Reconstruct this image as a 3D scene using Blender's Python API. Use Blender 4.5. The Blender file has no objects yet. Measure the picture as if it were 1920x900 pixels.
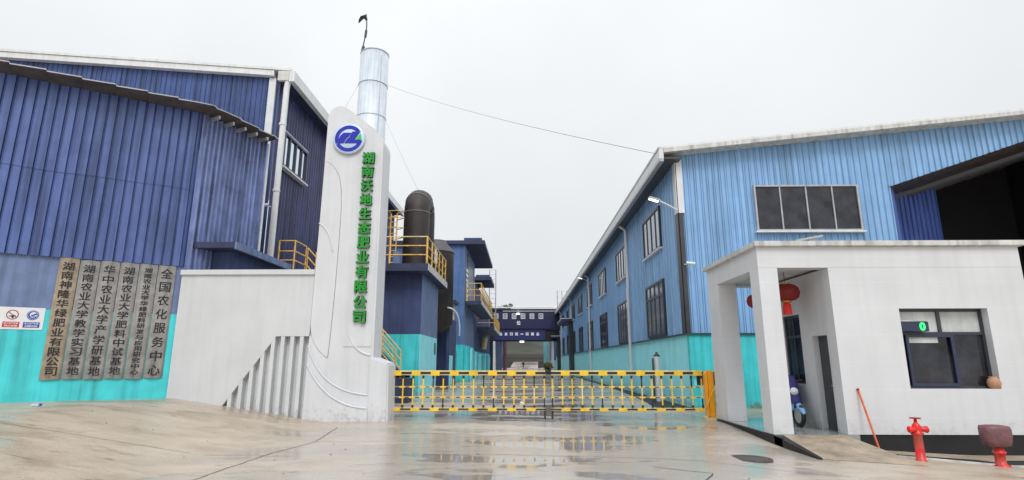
import bpy, bmesh, math, random
from mathutils import Vector, Matrix, noise as mnoise
random.seed(7)
R = math.radians
S = bpy.context.scene
COL = S.collection

# ------------------------------------------------------------------ camera
cd = bpy.data.cameras.new('camera'); cam = bpy.data.objects.new('camera', cd); COL.objects.link(cam)
cd.sensor_width = 36; cd.lens = 36 * 1040 / 1920; cd.clip_start = .05; cd.clip_end = 3000
cam.location = (0, 0, 1.5); cam.rotation_euler = (R(90 + 12.418), 0, R(1.076))
S.camera = cam

# ------------------------------------------------------------------ overcast sky, soft sun, exposure
SUN_EL, SUN_ROT = R(48), R(170)
w = bpy.data.worlds.new('World'); S.world = w; w.use_nodes = True
nt = w.node_tree; N = nt.nodes; L = nt.links; N.clear()
out = N.new('ShaderNodeOutputWorld'); bg = N.new('ShaderNodeBackground'); bg.inputs[1].default_value = .1
sky = N.new('ShaderNodeTexSky'); sky.sky_type = 'NISHITA'; sky.sun_disc = False
sky.sun_elevation = SUN_EL; sky.sun_rotation = SUN_ROT; sky.dust_density = 6; sky.air_density = 1.2
hs = N.new('ShaderNodeHueSaturation'); hs.inputs['Saturation'].default_value = .25; L.new(sky.outputs[0], hs.inputs['Color'])
tc = N.new('ShaderNodeTexCoord'); sp = N.new('ShaderNodeSeparateXYZ'); L.new(tc.outputs['Generated'], sp.inputs[0])
rp = N.new('ShaderNodeValToRGB'); L.new(sp.outputs[2], rp.inputs[0])
cr = rp.color_ramp
cr.elements[0].position = 0; cr.elements[0].color = (.372, .386, .404, 1)
cr.elements[1].position = 1; cr.elements[1].color = (.74, .76, .79, 1)
e = cr.elements.new(.28); e.color = (.395, .408, .418, 1)
e = cr.elements.new(.58); e.color = (.45, .463, .475, 1)
nz = N.new('ShaderNodeTexNoise'); nz.inputs['Scale'].default_value = 2.2; nz.inputs['Detail'].default_value = 4
L.new(tc.outputs['Generated'], nz.inputs['Vector'])
mr = N.new('ShaderNodeMapRange'); L.new(nz.outputs[0], mr.inputs[0])
mr.inputs['From Min'].default_value = .3; mr.inputs['From Max'].default_value = .7
mr.inputs['To Min'].default_value = 19.5; mr.inputs['To Max'].default_value = 21.8
vm = N.new('ShaderNodeVectorMath'); vm.operation = 'SCALE'; L.new(rp.outputs[0], vm.inputs[0]); L.new(mr.outputs[0], vm.inputs['Scale'])
mx = N.new('ShaderNodeMix'); mx.data_type = 'RGBA'; mx.inputs[0].default_value = .9
L.new(hs.outputs[0], mx.inputs[6]); L.new(vm.outputs[0], mx.inputs[7])
L.new(mx.outputs[2], bg.inputs[0]); L.new(bg.outputs[0], out.inputs[0])

sd = bpy.data.lights.new('sun', 'SUN'); sd.energy = 1.1; sd.angle = R(25); sd.color = (1, .985, .965)
sun = bpy.data.objects.new('sun', sd); COL.objects.link(sun); sun.location = (-10, -20, 40)
dirv = Vector((math.sin(SUN_ROT) * math.cos(SUN_EL), math.cos(SUN_ROT) * math.cos(SUN_EL), math.sin(SUN_EL)))
sun.rotation_euler = dirv.to_track_quat('Z', 'Y').to_euler()
S.view_settings.view_transform = 'Standard'; S.view_settings.look = 'None'
S.view_settings.exposure = 0.12; S.view_settings.gamma = 1.0; S.view_settings.use_curve_mapping = False

# ------------------------------------------------------------------ materials
def pmat(name, col, rough=.55, var=.12, scale=2.5, streak=0., metal=0., bump=0., bscale=40, spec=.5, emit=0., lines=None, coat=0., panel=0., splash=0.):
    m = bpy.data.materials.new(name); m.use_nodes = True
    nt = m.node_tree; N = nt.nodes; L = nt.links
    b = N['Principled BSDF']
    b.inputs['Roughness'].default_value = rough; b.inputs['Metallic'].default_value = metal
    b.inputs['Specular IOR Level'].default_value = spec
    b.inputs['Coat Weight'].default_value = coat
    if emit:
        b.inputs['Emission Color'].default_value = (*col, 1); b.inputs['Emission Strength'].default_value = emit
    tc = N.new('ShaderNodeTexCoord')
    n1 = N.new('ShaderNodeTexNoise'); n1.inputs['Scale'].default_value = scale; n1.inputs['Detail'].default_value = 6
    n1.inputs['Roughness'].default_value = .6
    L.new(tc.outputs['Object'], n1.inputs['Vector'])
    r1 = N.new('ShaderNodeMapRange'); r1.inputs['From Min'].default_value = .3; r1.inputs['From Max'].default_value = .7
    r1.inputs['To Min'].default_value = 1 - var; r1.inputs['To Max'].default_value = 1 + var
    L.new(n1.outputs[0], r1.inputs[0]); fac = r1.outputs[0]
    if streak:
        mp = N.new('ShaderNodeMapping'); mp.inputs['Scale'].default_value = (5, 5, .22)
        L.new(tc.outputs['Object'], mp.inputs[0])
        n2 = N.new('ShaderNodeTexNoise'); n2.inputs['Scale'].default_value = 1.3; n2.inputs['Detail'].default_value = 5
        L.new(mp.outputs[0], n2.inputs['Vector'])
        r2 = N.new('ShaderNodeMapRange'); r2.inputs['From Min'].default_value = .45; r2.inputs['From Max'].default_value = .75
        r2.inputs['To Min'].default_value = 1 + streak * .35; r2.inputs['To Max'].default_value = 1 - streak
        L.new(n2.outputs[0], r2.inputs[0])
        mu = N.new('ShaderNodeMath'); mu.operation = 'MULTIPLY'; L.new(fac, mu.inputs[0]); L.new(r2.outputs[0], mu.inputs[1]); fac = mu.outputs[0]
    if lines:                       # thin horizontal grout joints every lines[0] metres
        sx = N.new('ShaderNodeSeparateXYZ'); L.new(tc.outputs['Object'], sx.inputs[0])
        a = N.new('ShaderNodeMath'); a.operation = 'ADD'; a.inputs[1].default_value = lines[1]; L.new(sx.outputs[2], a.inputs[0])
        d = N.new('ShaderNodeMath'); d.operation = 'DIVIDE'; d.inputs[1].default_value = lines[0]; L.new(a.outputs[0], d.inputs[0])
        fr = N.new('ShaderNodeMath'); fr.operation = 'FRACT'; L.new(d.outputs[0], fr.inputs[0])
        lt = N.new('ShaderNodeMath'); lt.operation = 'LESS_THAN'; lt.inputs[1].default_value = .022; L.new(fr.outputs[0], lt.inputs[0])
        r3 = N.new('ShaderNodeMapRange'); r3.inputs['To Min'].default_value = 1; r3.inputs['To Max'].default_value = lines[2]
        L.new(lt.outputs[0], r3.inputs[0])
        mu = N.new('ShaderNodeMath'); mu.operation = 'MULTIPLY'; L.new(fac, mu.inputs[0]); L.new(r3.outputs[0], mu.inputs[1]); fac = mu.outputs[0]
    if panel:                       # sheets of slightly different age
        sx = N.new('ShaderNodeSeparateXYZ'); L.new(tc.outputs['Object'], sx.inputs[0])
        a = N.new('ShaderNodeMath'); a.operation = 'MULTIPLY_ADD'; a.inputs[1].default_value = .646; L.new(sx.outputs[1], a.inputs[0]); L.new(sx.outputs[0], a.inputs[2])
        d = N.new('ShaderNodeMath'); d.operation = 'DIVIDE'; d.inputs[1].default_value = .86; L.new(a.outputs[0], d.inputs[0])
        fl = N.new('ShaderNodeMath'); fl.operation = 'FLOOR'; L.new(d.outputs[0], fl.inputs[0])
        wn = N.new('ShaderNodeTexWhiteNoise'); wn.noise_dimensions = '1D'; L.new(fl.outputs[0], wn.inputs['W'])
        r4 = N.new('ShaderNodeMapRange'); r4.inputs['To Min'].default_value = 1 - panel; r4.inputs['To Max'].default_value = 1 + panel
        L.new(wn.outputs[0], r4.inputs[0])
        mu = N.new('ShaderNodeMath'); mu.operation = 'MULTIPLY'; L.new(fac, mu.inputs[0]); L.new(r4.outputs[0], mu.inputs[1]); fac = mu.outputs[0]
    sc = N.new('ShaderNodeVectorMath'); sc.operation = 'SCALE'; sc.inputs[0].default_value = col
    if splash:                      # mud spots thrown up from the road, with ragged edges
        geo = N.new('ShaderNodeNewGeometry'); sx = N.new('ShaderNodeSeparateXYZ'); L.new(geo.outputs['Position'], sx.inputs[0])
        n5 = N.new('ShaderNodeTexNoise'); n5.inputs['Scale'].default_value = 5; n5.inputs['Detail'].default_value = 8; n5.inputs['Roughness'].default_value = .7; L.new(geo.outputs['Position'], n5.inputs['Vector'])
        hh = N.new('ShaderNodeMapRange'); hh.inputs['From Min'].default_value = .1; hh.inputs['From Max'].default_value = .9; hh.inputs['To Min'].default_value = .52; hh.inputs['To Max'].default_value = .80
        L.new(sx.outputs[2], hh.inputs[0])
        df = N.new('ShaderNodeMath'); df.operation = 'SUBTRACT'; L.new(n5.outputs[0], df.inputs[0]); L.new(hh.outputs[0], df.inputs[1])
        r5 = N.new('ShaderNodeMapRange'); r5.inputs['From Min'].default_value = -.06; r5.inputs['From Max'].default_value = .05; r5.inputs['To Max'].default_value = splash
        L.new(df.outputs[0], r5.inputs[0])
        mm = N.new('ShaderNodeMix'); mm.data_type = 'RGBA'; mm.inputs[7].default_value = (.20, .16, .115, 1); L.new(r5.outputs[0], mm.inputs[0])
        L.new(sc.outputs[0], mm.inputs[6])
    L.new(fac, sc.inputs['Scale']); L.new(mm.outputs[2] if splash else sc.outputs[0], b.inputs['Base Color'])
    rr = N.new('ShaderNodeMapRange'); rr.inputs['To Min'].default_value = max(.02, rough - .12); rr.inputs['To Max'].default_value = min(1, rough + .12)
    L.new(n1.outputs[0], rr.inputs[0]); L.new(rr.outputs[0], b.inputs['Roughness'])
    if bump:
        n3 = N.new('ShaderNodeTexNoise'); n3.inputs['Scale'].default_value = bscale; n3.inputs['Detail'].default_value = 4
        L.new(tc.outputs['Object'], n3.inputs['Vector'])
        bp = N.new('ShaderNodeBump'); bp.inputs['Strength'].default_value = bump; bp.inputs['Distance'].default_value = .02
        L.new(n3.outputs[0], bp.inputs['Height']); L.new(bp.outputs[0], b.inputs['Normal'])
    return m

M = {}
def mk(k, *a, **kw): M[k] = pmat(k, *a, **kw)
mk('navy_cladding', (.077, .122, .315), .36, .18, 1.4, .55, bump=.10, bscale=5, panel=.08)
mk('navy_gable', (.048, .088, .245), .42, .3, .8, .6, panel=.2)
mk('navy_side_shaded', (.042, .052, .135), .40, .25, 1.2, .6, panel=.1)  # darker than the gable: shade of the street side put into the colour
mk('light_cladding', (.25, .445, .70), .40, .09, 1.2, .24, panel=.05)
mk('turquoise', (.06, .60, .64), .45, .14, 1.5, .3, bump=.06, splash=.75)
mk('turquoise_pale_lit', (.36, .90, .98), .5, .07, 1.5, .1, splash=.5)  # lifted turquoise for street faces, brighter light put into the colour
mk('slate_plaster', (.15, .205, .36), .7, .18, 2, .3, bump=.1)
mk('blue_plaster', (.040, .060, .155), .65, .25, 1.0, .3, bump=.08)
mk('blue_plaster_mid', (.085, .17, .38), .65, .22, 1.0, .3, bump=.08)
mk('slab_navy', (.035, .045, .10), .6, .25, 1.5, .2)
mk('white_wall', (.64, .655, .67), .75, .06, .9, .05, bump=.14, bscale=25, splash=.35)
mk('white_pylon', (.67, .685, .71), .6, .05, 1.0, .07, bump=.10, bscale=20, splash=.25)
mk('white_tile', (.67, .685, .705), .5, .05, .8, .04, lines=(.56, .18, 1.07), bump=.05, bscale=14, splash=.15)
mk('cornice', (.55, .55, .53), .7, .18, 2.5, .4)
mk('white_metal', (.72, .73, .74), .4, .06, 3, .12)
mk('grey_metal', (.42, .43, .45), .4, .15, 3, .15, metal=.3)
mk('dark_metal', (.05, .052, .06), .4, .2, 4)
mk('black', (.012, .012, .014), .6, .3, 4)
mk('frame_dark', (.04, .045, .06), .35, .15, 5)
mk('frame_navy', (.028, .038, .085), .35, .15, 5)
mk('roof_sheet', (.10, .085, .08), .6, .3, 2.5, .2)
mk('glass_dark', (.020, .022, .030), .06, .95, 2.0, spec=.6)  # mottled dark colour imitates faint reflections in the panes
mk('glass_sky', (.30, .35, .41), .06, .2, .6, metal=.55)
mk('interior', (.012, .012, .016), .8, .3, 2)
mk('paper', (.55, .58, .57), .5, .2, 2, .2)
mk('yellow', (.90, .57, .018), .4, .12, 6, .15)
mk('cream', (.80, .64, .30), .45, .15, 6, .15)
mk('barrier_black', (.02, .02, .02), .45, .2, 6)
mk('rail_orange', (.82, .50, .12), .5, .25, 5, .2)
mk('orange', (.98, .42, .010), .35, .08, 4, .1, coat=.3)
mk('red', (.74, .014, .012), .38, .3, 7, .25, coat=.15, bump=.12, splash=.5)
mk('red_dark', (.33, .02, .018), .55, .25, 8)
mk('lantern_red', (.22, .010, .008), .6, .15, 6)
mk('tassel', (.80, .03, .02), .7, .15, 30)
mk('gold', (.60, .32, .05), .4, .1, 8, metal=.6)
mk('bag', (.17, .075, .085), .45, .35, 6, bump=.5, bscale=9)
mk('steel_bright', (.60, .66, .72), .45, .1, .8, .2, metal=.15)
mk('duct_black', (.034, .025, .024), .55, .35, 1.2, .3)
mk('duct_rim', (.18, .15, .15), .5, .3, 2)
mk('tank_cap', (.12, .11, .13), .55, .3, 2)
mk('plate', (.30, .285, .27), .30, .42, 2.4, .65, metal=.7, bump=.06, bscale=8)
mk('plate_rust', (.34, .275, .20), .38, .42, 2.4, .65, metal=.55, bump=.08, bscale=8)
mk('ink', (.012, .012, .016), .5, .2, 10)
mk('green_letter', (.014, .28, .024), .35, .1, 5)
mk('green_edge', (.004, .05, .008), .5, .1, 5)
mk('logo_blue', (.012, .02, .42), .3, .1, 4)
mk('logo_green', (.04, .55, .12), .3, .1, 4)
mk('logo_pale', (.55, .68, .82), .3, .05, 4)
mk('sign_white', (.78, .79, .80), .4, .05, 5)
mk('sign_red', (.62, .03, .03), .4, .1, 5)
mk('sign_blue', (.02, .06, .42), .4, .1, 5)
mk('concrete_ramp', (.34, .275, .20), .5, .3, 2.2, .2, bump=.25, bscale=30)
mk('floor_wet', (.33, .36, .36), .12, .2, 1.5)
mk('navy_pale_streaked', (.17, .215, .40), .30, .25, 1.6, .75, panel=.1)  # paler navy with strong vertical streaks for the shed end
mk('glass_mirror', (.72, .78, .84), .06, .08, .6, metal=1.0)
mk('iron', (.07, .065, .06), .75, .3, 6, bump=.3)
mk('recess_blue_shaded', (.07, .13, .42), .42, .15, 1.2, .4)  # darker copy of the hall blue, recess shade put into the colour
mk('stone', (.20, .18, .15), .8, .3, 9)
mk('terracotta', (.52, .28, .16), .6, .2, 8)
mk('cloth_blue', (.03, .03, .17), .7, .25, 5, bump=.4, bscale=10)
mk('scooter_blue', (.18, .40, .68), .25, .08, 5, coat=.4)
mk('rubber', (.015, .015, .016), .7, .2, 8)
mk('led_green', (.02, 1.0, .12), .5, 0, 4, emit=2.5)
mk('lamp_glow', (1., .97, .9), .4, 0, 4, emit=3.)
mk('banner', (.014, .018, .07), .6, .15, .4)
mk('banner_blue', (.02, .028, .13), .6, .15, .4)
mk('letter_white', (.80, .80, .84), .5, .05, 4)
mk('bark', (.07, .05, .035), .9, .3, 8)
mk('leaf', (.055, .075, .035), .7, .35, .9)
mk('leaf_yellow', (.22, .17, .03), .7, .35, 2)
mk('hill', (.04, .048, .034), .95, .5, .12, bump=.5, bscale=1.5)
mk('jacket', (.02, .02, .025), .8, .2, 6)
mk('skin', (.45, .28, .2), .6, .05, 6)
mk('stick', (.70, .14, .05), .5, .2, 8)
mk('wire', (.30, .31, .33), .5, .1, 3)
mk('litter', (.55, .62, .70), .5, .2, 20)

def ground_mat():
    m = bpy.data.materials.new('wet_concrete'); m.use_nodes = True
    nt = m.node_tree; N = nt.nodes; L = nt.links; b = N['Principled BSDF']
    tc = N.new('ShaderNodeTexCoord')
    def noise(scale, detail, vs, rough=.6, dist=0):
        mp = N.new('ShaderNodeMapping'); mp.inputs['Scale'].default_value = vs; L.new(tc.outputs['Object'], mp.inputs[0])
        n = N.new('ShaderNodeTexNoise'); n.inputs['Scale'].default_value = scale; n.inputs['Detail'].default_value = detail
        n.inputs['Roughness'].default_value = rough; n.inputs['Distortion'].default_value = dist
        L.new(mp.outputs[0], n.inputs['Vector']); return n.outputs[0]
    def mrange(x, a, c, d, e):
        r = N.new('ShaderNodeMapRange'); r.interpolation_type = 'SMOOTHSTEP'
        for i, v in enumerate((a, c, d, e)): r.inputs[i + 1].default_value = v
        L.new(x, r.inputs[0]); return r.outputs[0]
    def math2(op, a, c):
        n = N.new('ShaderNodeMath'); n.operation = op
        for i, v in enumerate((a, c)):
            if isinstance(v, (int, float)): n.inputs[i].default_value = v
            else: L.new(v, n.inputs[i])
        return n.outputs[0]
    big = noise(.33, 5, (.55, 1.25, 1), .55, .6)
    mid = noise(1.1, 9, (.8, 1.3, 1), .62, .25)
    fine = noise(38, 4, (1, 1, 1), .6)
    sx = N.new('ShaderNodeSeparateXYZ'); L.new(tc.outputs['Object'], sx.inputs[0])
    # the drive through the gate is the wettest strip
    ax = math2('ABSOLUTE', math2('SUBTRACT', sx.outputs[0], .8), 0)
    bias = mrange(ax, .5, 7.0, .13, -.06)
    v = math2('ADD', math2('ADD', math2('MULTIPLY', big, .7), math2('MULTIPLY', mid, .3)), bias)
    wet = mrange(v, .45, .56, 0., 1.)          # damp film
    pud = mrange(v, .622, .65, 0., 1.)          # standing water
    cr = N.new('ShaderNodeValToRGB'); L.new(mid, cr.inputs[0])
    cr.color_ramp.elements[0].position = .3; cr.color_ramp.elements[0].color = (.34, .265, .18, 1)
    cr.color_ramp.elements[1].position = .72; cr.color_ramp.elements[1].color = (.57, .48, .37, 1)
    e = cr.color_ramp.elements.new(.5); e.color = (.48, .39, .285, 1)
    dk = math2('MULTIPLY', mrange(wet, 0, 1, 1., .84), math2('MULTIPLY', mrange(pud, 0, 1, 1., .75), mrange(fine, .3, .7, .88, 1.09)))
    sc = N.new('ShaderNodeVectorMath'); sc.operation = 'SCALE'; L.new(cr.outputs[0], sc.inputs[0]); L.new(dk, sc.inputs['Scale'])
    stn = noise(.62, 8, (.9, 1.5, 1), .68, .8); thin = noise(2.4, 7, (.45, 2.6, 1), .6, 1.2)
    st = N.new('ShaderNodeMix'); st.data_type = 'RGBA'; st.inputs[7].default_value = (.25, .165, .085, 1)
    L.new(mrange(stn, .50, .62, 0, .55), st.inputs[0]); L.new(cr.outputs[0], st.inputs[6])
    s2 = N.new('ShaderNodeMix'); s2.data_type = 'RGBA'; s2.inputs[7].default_value = (.14, .105, .07, 1)
    L.new(mrange(thin, .60, .68, 0, .55), s2.inputs[0])
    mg = N.new('ShaderNodeMix'); mg.data_type = 'RGBA'; mg.inputs[7].default_value = (.53, .495, .46, 1)
    L.new(mrange(ax, 1.5, 7.5, .70, .12), mg.inputs[0]); L.new(st.outputs[2], mg.inputs[6]); L.new(mg.outputs[2], s2.inputs[6]); L.new(s2.outputs[2], sc.inputs[0])
    L.new(sc.outputs[0], b.inputs['Base Color'])
    rough = math2('MULTIPLY', mrange(wet, 0, 1, .40, .20), mrange(pud, 0, 1, 1., .2))
    L.new(rough, b.inputs['Roughness'])
    hgt = math2('ADD', math2('MULTIPLY', mid, .8), math2('MULTIPLY', fine, .12))
    bp = N.new('ShaderNodeBump'); bp.inputs['Distance'].default_value = .03
    L.new(mrange(pud, 0, 1, .24, .012), bp.inputs['Strength']); L.new(hgt, bp.inputs['Height'])
    L.new(bp.outputs[0], b.inputs['Normal'])
    b.inputs['Specular IOR Level'].default_value = .5
    return m
M['wet_concrete'] = ground_mat()

# ------------------------------------------------------------------ builders
class MB:
    def __init__(s): s.v = []; s.f = []; s.mi = []; s.mats = []; s.sm = []
    def m(s, k):
        if k not in s.mats: s.mats.append(k)
        return s.mats.index(k)
    def add(s, vs, fs, k, smooth=False):
        o = len(s.v); i = s.m(k); s.v += [tuple(p) for p in vs]
        for f in fs: s.f.append([o + q for q in f]); s.mi.append(i); s.sm.append(smooth)
    def box(s, x0, x1, y0, y1, z0, z1, k):
        s.hexa([(x0, y0, z0), (x1, y0, z0), (x1, y1, z0), (x0, y1, z0), (x0, y0, z1), (x1, y0, z1), (x1, y1, z1), (x0, y1, z1)], k)
    def hexa(s, p, k):
        s.add(p, [(3, 2, 1, 0), (4, 5, 6, 7), (0, 1, 5, 4), (1, 2, 6, 5), (2, 3, 7, 6), (3, 0, 4, 7)], k)
    def obox(s, o, r, u, n, a, k):      # oriented box: a = (r0,r1,u0,u1,n0,n1)
        o, r, u, n = map(Vector, (o, r, u, n))
        P = lambda i, j, q: o + r * i + u * j + n * q
        r0, r1, u0, u1, n0, n1 = a
        s.hexa([P(r0, u0, n0), P(r1, u0, n0), P(r1, u0, n1), P(r0, u0, n1), P(r0, u1, n0), P(r1, u1, n0), P(r1, u1, n1), P(r0, u1, n1)], k)
    def tube(s, pts, r, k, n=8, cap=True):
        pts = [Vector(p) for p in pts]; rs = r if isinstance(r, (list, tuple)) else [r] * len(pts)
        vs = []; prev = None
        for i, p in enumerate(pts):
            t = (pts[min(i + 1, len(pts) - 1)] - pts[max(i - 1, 0)]).normalized()
            if prev is None:
                a = Vector((0, 0, 1)) if abs(t.z) < .9 else Vector((1, 0, 0))
                a = (a - t * a.dot(t)).normalized()
            else:
                a = (prev - t * prev.dot(t)).normalized()
            prev = a; b = t.cross(a)
            for j in range(n):
                q = 2 * math.pi * (j + .5) / n
                vs.append(p + (a * math.cos(q) + b * math.sin(q)) * rs[i])
        fs = [(i * n + j, i * n + (j + 1) % n, (i + 1) * n + (j + 1) % n, (i + 1) * n + j) for i in range(len(pts) - 1) for j in range(n)]
        s.add(vs, fs, k, n > 5)
        if cap:
            m_ = len(pts) - 1
            s.add(vs[:n], [tuple(range(n))[::-1]], k); s.add(vs[m_ * n:], [tuple(range(n))], k)
    def lathe(s, c, prof, k, n=24, axis=None):
        c = Vector(c); ax = Vector(axis or (0, 0, 1)).normalized()
        a = Vector((1, 0, 0)) if abs(ax.x) < .9 else Vector((0, 1, 0))
        a = (a - ax * a.dot(ax)).normalized(); b = ax.cross(a)
        vs = [c + ax * z + (a * math.cos(2 * math.pi * j / n) + b * math.sin(2 * math.pi * j / n)) * r for r, z in prof for j in range(n)]
        fs = [(i * n + j, i * n + (j + 1) % n, (i + 1) * n + (j + 1) % n, (i + 1) * n + j) for i in range(len(prof) - 1) for j in range(n)]
        s.add(vs, fs, k, True)
        if prof[0][0] > .001: s.add(vs[:n], [tuple(range(n))[::-1]], k)
        if prof[-1][0] > .001: s.add(vs[-n:], [tuple(range(n))], k)
    def prism(s, poly, o, r, u, n, d0, d1, k, ks=None):   # polygon in (r,u) plane extruded along n from d0 to d1
        o, r, u, n = map(Vector, (o, r, u, n)); m = len(poly)
        A = [o + r * a + u * b + n * d0 for a, b in poly]; B = [o + r * a + u * b + n * d1 for a, b in poly]
        s.add(A, [tuple(range(m))[::-1]], k); s.add(B, [tuple(range(m))], k)
        s.add(A + B, [(i, (i + 1) % m, m + (i + 1) % m, m + i) for i in range(m)], ks or k)
    def corr(s, p0, p1, zb, zt, pitch, dep, k, rib=.3, start=0., fine=0):
        p0 = Vector((*p0, 0)); p1 = Vector((*p1, 0)); Lh = (p1 - p0).length; t = (p1 - p0) / Lh; n = Vector((t.y, -t.x, 0))
        pr = []; x = start - pitch
        if fine:      # flat pans parted by narrow deep grooves with a small raised lip
            prof = [(0, dep), (.06, dep * 1.25), (.12, dep), (.84, dep), (.88, 0), (.96, 0)]
        else:         # raised ribs, each with a narrow channel beside it
            prof = [(0, .35 * dep), (1 - rib, .35 * dep), (1 - rib * .8, dep * 1.1), (1 - rib * .45, dep * 1.1), (1 - rib * .25, -.1 * dep), (1 - rib * .02, -.1 * dep)]
        while x < Lh:
            pr += [(x + q * pitch, d) for q, d in prof]; x += pitch
        pr = [q for q in pr if q[0] > 0]; pr = [(0, pr[0][1])] + pr
        pr = [q for q in pr if q[0] < Lh] + [(Lh, 0)]
        fb = zb if callable(zb) else (lambda q: zb); ft = zt if callable(zt) else (lambda q: zt)
        vs = []
        for q, d in pr:
            p = p0 + t * q + n * d
            vs += [(p.x, p.y, fb(q)), (p.x, p.y, ft(q))]
        s.add(vs, [(2 * i, 2 * i + 2, 2 * i + 3, 2 * i + 1) for i in range(len(pr) - 1)], k)
    def build(s, name, parent=None, loc=None, bevel=0.):
        me = bpy.data.meshes.new(name)
        base = Vector(loc) if loc is not None else Vector((0, 0, 0))
        root = parent
        while root is not None and root.parent is not None: root = root.parent
        if root is not None: base = Vector(root.location)
        me.from_pydata([Vector(p) - base for p in s.v], [], s.f)
        for k in s.mats: me.materials.append(M[k])
        me.polygons.foreach_set('material_index', s.mi); me.polygons.foreach_set('use_smooth', s.sm)
        me.update()
        if bevel:
            bm = bmesh.new(); bm.from_mesh(me)
            bmesh.ops.remove_doubles(bm, verts=bm.verts, dist=1e-5)
            ed = [e for e in bm.edges if len(e.link_faces) == 2 and e.calc_face_angle(0) > .6]
            bmesh.ops.bevel(bm, geom=ed, offset=bevel, segments=2, affect='EDGES', clamp_overlap=True)
            bm.to_mesh(me); bm.free()
        o = bpy.data.objects.new(name, me); COL.objects.link(o)
        if parent is not None: o.parent = parent
        elif loc is not None: o.location = loc
        return o

def tag(o, label, cat, group=None):
    o['label'] = label; o['category'] = cat
    if group: o['group'] = group
    return o
def thing(name, loc, label, cat, group=None):
    o = bpy.data.objects.new(name, None); COL.objects.link(o); o.location = loc; o.empty_display_size = .3
    return tag(o, label, cat, group)
def struct(o): o['kind'] = 'structure'; return o
def dup(root, loc, label=None):
    r = root.copy(); COL.objects.link(r); r.location = loc
    if label: r['label'] = label
    for ch in list(root.children):
        c = ch.copy(); COL.objects.link(c); c.parent = r
        for g in ch.children:
            d = g.copy(); COL.objects.link(d); d.parent = c
    return r

bpy.context.view_layer.update()
def glyphs(mb, body, o, r, u, size, ext, kf, ks=None, bold=0., w=None, h=None):
    """flat lettering as real solid letters centred on o; r = reading direction, u = up"""
    c = bpy.data.curves.new('lettering', 'FONT'); c.body = body; c.size = size; c.extrude = ext; c.offset = 0
    c.align_x = 'CENTER'; c.align_y = 'CENTER'; c.resolution_u = 3
    ob = bpy.data.objects.new('lettering', c); COL.objects.link(ob)
    dg = bpy.context.evaluated_depsgraph_get(); dg.update()
    me = bpy.data.meshes.new_from_object(ob.evaluated_get(dg))
    o, r, u = map(Vector, (o, r, u)); n = r.cross(u)
    if len(me.vertices):
        xs = [v.co.x for v in me.vertices]; ys = [v.co.y for v in me.vertices]
        cx, cy = (min(xs) + max(xs)) / 2, (min(ys) + max(ys)) / 2
        fx = (w / (max(xs) - min(xs))) if w else 1; fy = (h / (max(ys) - min(ys))) if h else 1
        fr = [p.vertices[:] for p in me.polygons if abs(p.normal.z) > .5]; sd_ = [p.vertices[:] for p in me.polygons if abs(p.normal.z) <= .5]
        for q, (dx, dy) in enumerate(((0, 0), (-1, -.7), (1, -.7), (-1, .7), (1, .7)) if bold else ((0, 0),)):
            vs = [o + r * ((v.co.x - cx) * fx + dx * bold) + u * ((v.co.y - cy) * fy + dy * bold) + n * (v.co.z - q * .0004) for v in me.vertices]
            mb.add(vs, fr, kf)
            if sd_: mb.add(vs, sd_, ks or kf)
    bpy.data.objects.remove(ob); bpy.data.meshes.remove(me); bpy.data.curves.remove(c)

XA, YA, ZA = Vector((1, 0, 0)), Vector((0, 1, 0)), Vector((0, 0, 1))
def window(parent, o, r, wd, ht, cols, transoms=(), fk='frame_dark', gk='glass_dark', bar=.05, deep=.10, name='window', sill=None):
    """o = lower left corner on the wall, r = along the wall (seen from outside left to right)"""
    o = Vector(o); r = Vector(r).normalized(); n = r.cross(ZA); f = MB()
    for a in ((0, bar, 0, ht), (wd - bar, wd, 0, ht), (bar, wd - bar, 0, bar), (bar, wd - bar, ht - bar, ht)):
        f.obox(o, r, ZA, n, (*a, -.03, deep), fk)
    for i in range(1, cols):
        x = wd * i / cols; f.obox(o, r, ZA, n, (x - bar * .4, x + bar * .4, bar, ht - bar, 0, deep * .85), fk)
    for t in transoms: f.obox(o, r, ZA, n, (bar, wd - bar, ht * t - bar * .5, ht * t + bar * .5, 0, deep * .92), fk)
    if sill: f.obox(o, r, ZA, n, (-.06, wd + .06, -.06, -.002, -.03, deep + .06), sill)
    fo = f.build(name, parent)
    g = MB(); g.obox(o, r, ZA, n, (bar * .8, wd - bar * .8, bar * .8, ht - bar * .8, .03, .042), gk)
    g.build('pane', fo); return fo

def sstep(a, b, x):
    t = max(0., min(1., (x - a) / (b - a))); return t * t * (3 - 2 * t)
def gz(x, y):
    z = .57 * max(0., min(1., (-5.3 - x) / 3.9)) * (1 - sstep(17, 22, y))
    z -= .38 * max(0., min(1., (x - 2.8) / 6.2)) * (1 - sstep(11.2, 15.2, y))
    return z

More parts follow.
